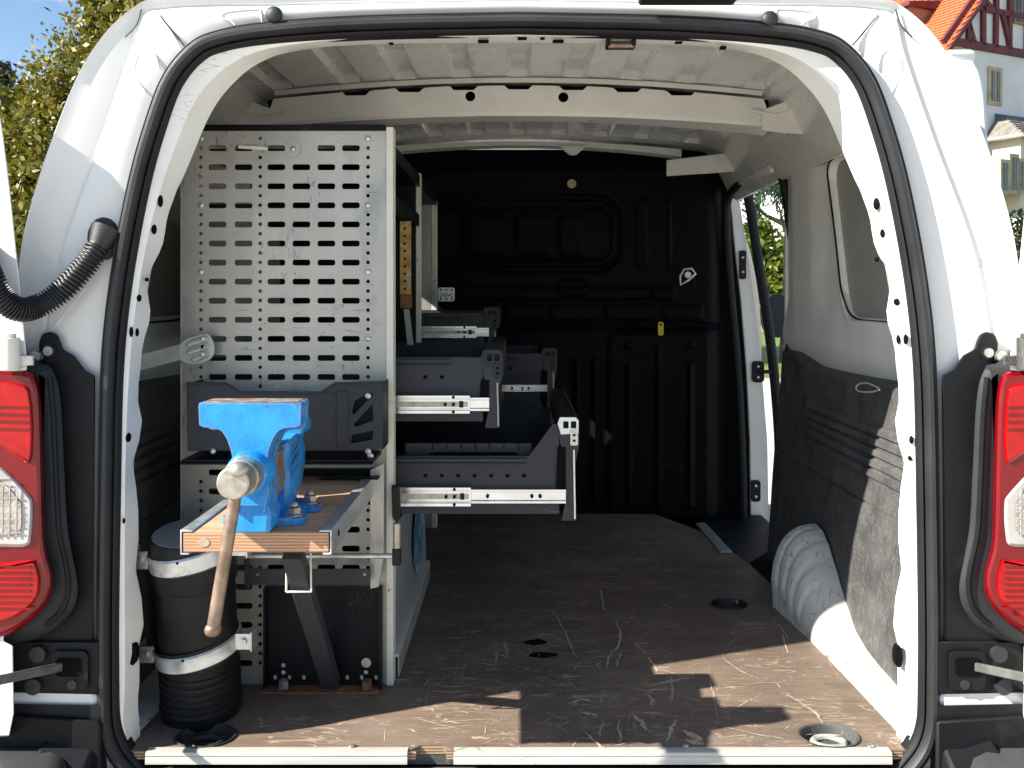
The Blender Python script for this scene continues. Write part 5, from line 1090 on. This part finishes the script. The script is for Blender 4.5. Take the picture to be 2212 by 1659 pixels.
tree('autumn_tree', (-4.6, 15.2), 'large tree with yellowing autumn leaves beyond the left side of the van', 'tree',
     [(-4.5, 15.2, 5.0, 2.6, 2.0, 3.9), (-6.1, 14.8, 3.0, 1.5, 1.4, 2.5), (-7.1, 14.6, 2.0, 1.4, 1.3, 2.6), (-8.3, 14.6, 1.2, 1.4, 1.3, 2.7), (-2.4, 15.4, 4.2, 2.2, 1.8, 3.2)], 150000, .052, 'leaves_autumn', 8.5, .26, 14, 5, fill=.62)
at_ = bpy.data.objects['autumn_tree']
leaves('inner_foliage', [(-4.5, 15.2, 5.0, 2.1, 1.6, 3.3), (-6.1, 14.9, 3.0, 1.1, 1.0, 2.0), (-7.2, 14.7, 1.8, .9, .9, 2.1), (-8.2, 14.7, 1.0, .9, .9, 1.8), (-2.4, 15.5, 4.2, 1.8, 1.4, 2.6)], 22000, .17, 'leaves_autumn', at_, 21, fill=.2)
tree('evergreen_tree', (-19.3, 34), 'dark evergreen tree at the far left edge below the sky', 'tree', [(-19.3, 34, 4.6, 2.0, 2, 3.6), (-19.3, 34, 7.6, 1.1, 1.1, 1.5)], 9000, .14, 'leaves_dark', 8, .25, 8, 8)
tree('lime_shrub', (8.55, 30.5), 'sunlit yellow-green shrub tree seen through the side door gap', 'shrub',
     [(8.6, 30.5, 1.0, 1.0, .9, 1.3), (8.25, 30.5, 2.1, .8, .8, 1.0), (9.1, 30.4, .4, .8, .8, .9), (7.8, 30.6, 2.6, .6, .6, .6)], 6500, .11, 'leaves_lime', 3.0, .09, 8, 11)
tree('blue_conifer', (4.9, 16.5), 'blue-green conifer with drooping branches at the top of the side door gap', 'tree',
     [(4.75, 16.4, 3.3, 1.0, .9, .85), (4.4, 16.5, 4.6, 1.2, 1.0, 1.2), (5.0, 16.4, 2.45, .42, .5, .55), (4.4, 16.5, 2.7, .5, .5, .6)], 15000, .10, 'leaves_blue', 5.2, .14, 9, 13, droop=1.2, aspect=.16)
tree('garden_bush', (11.1, 20), 'green rounded bush in front of the white house at the right edge', 'shrub',
     [(11.2, 20, .9, 1.0, .9, 1.35), (12.0, 20, .4, 1.0, .9, 1.1)], 9000, .07, 'leaves_dark', 1.4, .08, 6, 17)

# ---- half-timbered house
hx, hy = 13.15, 28.0; U = Vector((.9, .437, 0)).normalized(); Vv = Vector((-.437, .9, 0)).normalized()
C0 = Vector((hx, hy, 0)); EZ = PZ(92, hy); GW = 9.6; DEP = 15.0; RISE = 1.12
hs = thing('half_timbered_house', (hx, hy, GZ), 'white house with red half-timbered gable and orange tiled roof at upper right', 'house')
def H(s, z, o=0): return C0 + U * s + Vv * o + Vector((0, 0, z))          # facade coordinates: along, height, inwards
def fac(px, py):
    k = (px - CX) / FPX; s = (k * C0.y - C0.x) / (U.x - k * U.y); y = C0.y + U.y * s; return s, PZ(py, y)
def hbox(m, s0, s1, z0, z1, o0, o1): return m.hexa([H(s0, z0, o0), H(s1, z0, o0), H(s1, z0, o1), H(s0, z0, o1), H(s0, z1, o0), H(s1, z1, o0), H(s1, z1, o1), H(s0, z1, o1)])
hbox(MB(), 0, GW, GZ, EZ, 0, DEP).build('wall', 'house_plaster', hs)
m = MB(); m.prism([(0, EZ), (GW, EZ), (GW / 2, EZ + GW / 2 * RISE)], .03, DEP, lambda u, v, w: H(u, v, w)); m.build('gable', 'house_plaster', hs)
# timber frame on the gable
bw = .17
def beam_(s0, z0, s1, z1, w=bw, o=.0): 
    a = Vector(H(s0, z0, -.02)); b = Vector(H(s1, z1, -.02)); d = (b - a).normalized(); n_ = d.cross(Vv).normalized() * (w / 2); t = Vv * .06
    m = MB(); m.hexa([a - n_ - t, a + n_ - t, a + n_ + t, a - n_ + t, b - n_ - t, b + n_ - t, b + n_ + t, b - n_ + t]); return m.build('timber', 'timber_red', hs)
beam_(0, EZ + .05, GW, EZ + .05, .26); beam_(-.15, EZ - .05, GW / 2, EZ + GW / 2 * RISE + .12, .30); beam_(GW / 2, EZ + GW / 2 * RISE + .12, GW + .15, EZ - .05, .30)
z1 = EZ + 1.25; z2 = EZ + 2.6
beam_(1.12, z1, GW - 1.12, z1); beam_(2.3, z2, GW - 2.3, z2, .2)
for s_, zt in ((.95, z1 - .1), (1.62, z2 - .9), (2.2, z2 - .2), (2.85, z2), (3.7, z2), (4.5, z2), (5.3, z2), (6.2, z2), (7.0, z2 - .3), (7.9, z2 - .9)):
    beam_(s_, EZ + .1, s_ + (.05 if s_ > 2 else 0), min(zt, EZ + min(s_, GW - s_) * RISE))
beam_(1.2, EZ + .15, .85, EZ + .95, .14); beam_(2.9, EZ + .15, 2.5, z1, .14); beam_(1.3, z1 + .6, 2.0, z1 + .05, .14)
def window(s0, s1, z0, z1_, mull, frame_m='sandstone', o=-.06, fw=.12, glass='window_glass', parent=hs):
    w_ = MB(); t = hbox(w_, s0 - fw, s1 + fw, z0 - fw, z1_ + fw, o, .05).build('window', frame_m, parent)
    n_ = mull + 1; wd = (s1 - s0 - .09 * mull) / n_
    for k in range(n_):
        a = s0 + k * (wd + .09); hbox(MB(), a, a + wd, z0, z1_, o - .006, .0).build('pane', glass, t)
        hbox(MB(), a + wd / 2 - .012, a + wd / 2 + .012, z0, z1_, o - .014, o - .0065).build('glazing_bar', frame_m, t)
    return t
s_, z_ = fac(2147, 187); window(s_ - .20, s_ + .20, z_ - .48, z_ + .48, 1)
sw, zw = fac(2200, 25); window(sw - .2, sw + .45, zw - .35, zw + .45, 1, 'wood_frame', -.05, .06)
window(6.2, 6.7, z_ - .48, z_ + .48, 1); 
for k in range(3): window(1.2 + k * 3, 1.9 + k * 3, .6, 2.0, 1)
# stone corbel under the eave corner
m = MB(); hbox(m, -.12, .62, EZ - .55, EZ - .08, -.10, .25); m.build('corbel', 'sandstone', hs, bevel=.05)
# roof: batten plane and rows of tiles
def roofpt(a, o, lift=0):      # a: distance up the slope, o: along the ridge
    sl = Vector((U.x, U.y, RISE)).normalized(); nn = Vector((-U.x * RISE, -U.y * RISE, 1)).normalized()
    return H(-.35, EZ - .38, o) + sl * a + nn * lift
SL = (GW / 2 + .35) * math.sqrt(1 + RISE ** 2)
rf = MB().hexa([roofpt(0, -.3, -.12), roofpt(SL, -.3, -.12), roofpt(SL, DEP + .3, -.12), roofpt(0, DEP + .3, -.12), roofpt(0, -.3), roofpt(SL, -.3), roofpt(SL, DEP + .3), roofpt(0, DEP + .3)]).build('roof', 'timber_red', hs)
def mir(p): q = p - C0; s_ = q.dot(U); return p + U * (GW - 2 * s_)
MB().hexa([mir(roofpt(0, -.3, -.12)), mir(roofpt(SL, -.3, -.12)), mir(roofpt(SL, DEP + .3, -.12)), mir(roofpt(0, DEP + .3, -.12)), mir(roofpt(0, -.3)), mir(roofpt(SL, -.3)), mir(roofpt(SL, DEP + .3)), mir(roofpt(0, DEP + .3))]).build('roof', 'roof_tile', hs)
tw, th = .19, .165; rr_ = random.Random(4); cand = []
def tile_pts(a, o, j0):
    return [roofpt(a - .02, o + .006, .055 + j0), roofpt(a - .02, o + tw - .006, .055 + j0), roofpt(a + th + .03, o + tw - .006, .014), roofpt(a + th + .03, o + .006, .014),
            roofpt(a - .02, o + .006, .012 + j0), roofpt(a - .02, o + tw - .006, .012 + j0), roofpt(a + th + .03, o + tw - .006, .002), roofpt(a + th + .03, o + .006, .002)]
TF = [(0, 1, 2, 3), (4, 5, 1, 0), (5, 6, 2, 1), (7, 4, 0, 3), (4, 7, 6, 5), (3, 2, 6, 7)]
for i in range(int(SL / th)):
    for j in range(int((DEP + .5) / tw)):
        o = -.28 + j * tw + (tw / 2 if i % 2 else 0); a = i * th; c = roofpt(a, o); qx = CX + FPX * c.x / c.y; qy = CY - FPX * (c.z - CAMZ) / c.y
        vis = qy > -25 and 1800 < qx < 2240 and qy < np.interp(qx - CX, [q[0] for q in OUT], [q[1] for q in OUT]) + 8
        cand.append((0 if vis else 1, c.y, i, j, a, o))
cand.sort()
tm = bpy.data.meshes.new('roof_tile'); z0_ = roofpt(0, 0); tm.from_pydata([tuple(p - z0_) for p in tile_pts(0, 0, .002)], [], TF); tm.materials.append(MATS['roof_tile']); tm.update()
for (v_, y_, i, j, a, o) in cand[:300]:
    t_ = bpy.data.objects.new('roof_tile', tm); COL.objects.link(t_); t_.parent = rf; t_.location = roofpt(a, o, rr_.uniform(-.003, .006))
m = MB()
for (v_, y_, i, j, a, o) in cand[300:]: m.add(tile_pts(a, o, rr_.uniform(-.004, .008)), TF[:2])
tag(m.build('roof_tiles', 'roof_tile', rf, smooth_=False), kind='stuff')
gt = MB(); gt.cyl(roofpt(-.08, -.3, .02), roofpt(-.08, DEP, .02), .07, 10); gt.build('gutter', 'sandstone', rf)
# dormer
def dorm(o_, a_):
    b = roofpt(a_, o_); f = -Vector((U.x, U.y, 0)); w_ = .42; h_ = 1.0
    c = [b + f * .15 + Vv * (-w_), b + f * .15 + Vv * w_]; bk = [q - f * 1.6 for q in c]; up = Vector((0, 0, h_))
    d = MB().hexa([c[0], c[1], bk[1], bk[0], c[0] + up, c[1] + up, bk[1] + up, bk[0] + up]).build('dormer', 'wood_frame', rf)
    w0 = c[0] + f * .01 + Vv * .12 + Vector((0, 0, .18)); w1 = c[1] + f * .01 - Vv * .12 + Vector((0, 0, .18)); hh = Vector((0, 0, .68)); t = f * .03
    MB().hexa([w0, w1, w1 + t, w0 + t, w0 + hh, w1 + hh, w1 + hh + t, w0 + hh + t]).build('dormer_window', 'window_glass', d)
    for q in np.linspace(0, 1, 3):
        p_ = w0 + (w1 - w0) * q + t * 1.2; MB().bar(p_, p_ + hh, .05, .05).build('glazing_bar', 'house_plaster', d)
    MB().bar(w0 + hh * .5 + t * 1.2, w1 + hh * .5 + t * 1.2, .04, .04).build('glazing_bar', 'house_plaster', d)
    MB().hexa([c[0] - Vv * .1 + f * .1, c[1] + Vv * .1 + f * .1, c[1] + Vv * .1, c[0] - Vv * .1, c[0] - Vv * .1 + f * .1 + Vector((0, 0, .14)), c[1] + Vv * .1 + f * .1 + Vector((0, 0, .14)), c[1] + Vv * .1 + Vector((0, 0, .14)), c[0] - Vv * .1 + Vector((0, 0, .14))]).build('dormer_sill', 'house_plaster', d)
    MB().hexa([c[0] - Vv * .15 + f * .25 + up, c[1] + Vv * .15 + f * .25 + up, bk[1] + Vv * .15 + up, bk[0] - Vv * .15 + up, c[0] - Vv * .15 + f * .25 + up * 1.12, c[1] + Vv * .15 + f * .25 + up * 1.12, bk[1] + Vv * .15 + up * 1.4, bk[0] - Vv * .15 + up * 1.4]).build('dormer_roof', 'timber_red', d)
dorm(2.1, 1.35); dorm(6.5, 1.35); dorm(10.5, 1.35)
# oriel with slate roof
s0, zt_ = fac(2128, 306); s1 = s0 + 3.2; _, zp = fac(2165, 262)
hbox(MB(), s0 + .15, s1, GZ, zt_, -1.1, .02).build('oriel', 'house_cream', hs)
a = H(s0 - .15, zt_, -1.4); b = H(s1 + .2, zt_, -1.4); c = H(s1 + .2, zt_, 0); d_ = H(s0 - .15, zt_, 0); e = H(s0 + .45, zp, -.35); f_ = H(s1 - .4, zp, -.35); g_ = H(s1 - .4, zp, 0); h_ = H(s0 + .45, zp, 0)
MB().hexa([a, b, c, d_, e, f_, g_, h_]).build('oriel_roof', 'slate', hs)
orf = bpy.data.objects['oriel_roof']
for i in range(7):
    for j in range(16):
        t0, t1 = i / 7, min(1, (i + 1.15) / 7); u0, u1 = j / 16, (j + .94) / 16
        q = lambda u, t: (a + (b - a) * u) * (1 - t) + (e + (f_ - e) * u) * t
        l_ = Vector((0, -.02, .03)); k_ = 1.6 + rr_.uniform(-.2, .3)
        MB().hexa([q(u0, t0) + l_ * .3, q(u1, t0) + l_ * .3, q(u1, t1) + l_ * .1, q(u0, t1) + l_ * .1, q(u0, t0) + l_ * k_, q(u1, t0) + l_ * k_, q(u1, t1) + l_ * .5, q(u0, t1) + l_ * .5]).build('slate', 'slate', orf, smooth_=False)
MB().hexa([e + Vector((0, -.1, -.12)), f_ + Vector((0, -.1, -.12)), g_, h_, e + Vector((0, 0, .10)), f_ + Vector((0, 0, .10)), g_ + Vector((0, 0, .22)), h_ + Vector((0, 0, .22))]).build('oriel_ridge', 'lead_ridge', hs)
gu = MB(); gu.cyl(a, b, .06, 8); gu.cyl(a, d_, .06, 8); gu.build('oriel_gutter', 'galvanised', hs)
for px_, wdt, zt2, zb2 in ((2168, .22, 352, 412), (2188, .24, 340, 412), (2206, .22, 350, 412), (2224, .22, 350, 412)):
    k = (px_ - CX) / FPX; c_ = C0 + Vv * (-1.1); s_ = (k * c_.y - c_.x) / (U.x - k * U.y); y_ = c_.y + U.y * s_
    window(s_ - wdt / 2, s_ + wdt / 2, PZ(zb2, y_), PZ(zt2, y_), 0, 'sandstone', -1.16, .10)
# left flank wall details: sandstone plinth, downpipe, windows
m = MB(); m.cyl(H(-.08, GZ, 8.6), H(-.08, EZ, 8.6), .06, 10); m.build('downpipe', 'galvanised', hs)
for o_ in (3.0, 5.4, 10.0, 12.4):
    t = MB().hexa([H(-.06, 1.0, o_), H(.02, 1.0, o_), H(.02, 1.0, o_ + .9), H(-.06, 1.0, o_ + .9), H(-.06, 2.5, o_), H(.02, 2.5, o_), H(.02, 2.5, o_ + .9), H(-.06, 2.5, o_ + .9)]).build('window', 'sandstone', hs)
    MB().hexa([H(-.07, 1.12, o_ + .12), H(0, 1.12, o_ + .12), H(0, 1.12, o_ + .78), H(-.07, 1.12, o_ + .78), H(-.07, 2.38, o_ + .12), H(0, 2.38, o_ + .12), H(0, 2.38, o_ + .78), H(-.07, 2.38, o_ + .78)]).build('pane', 'window_glass', t)
hbox(MB(), -.03, .0, GZ, .1, -.02, DEP).build('plinth', 'sandstone', hs)
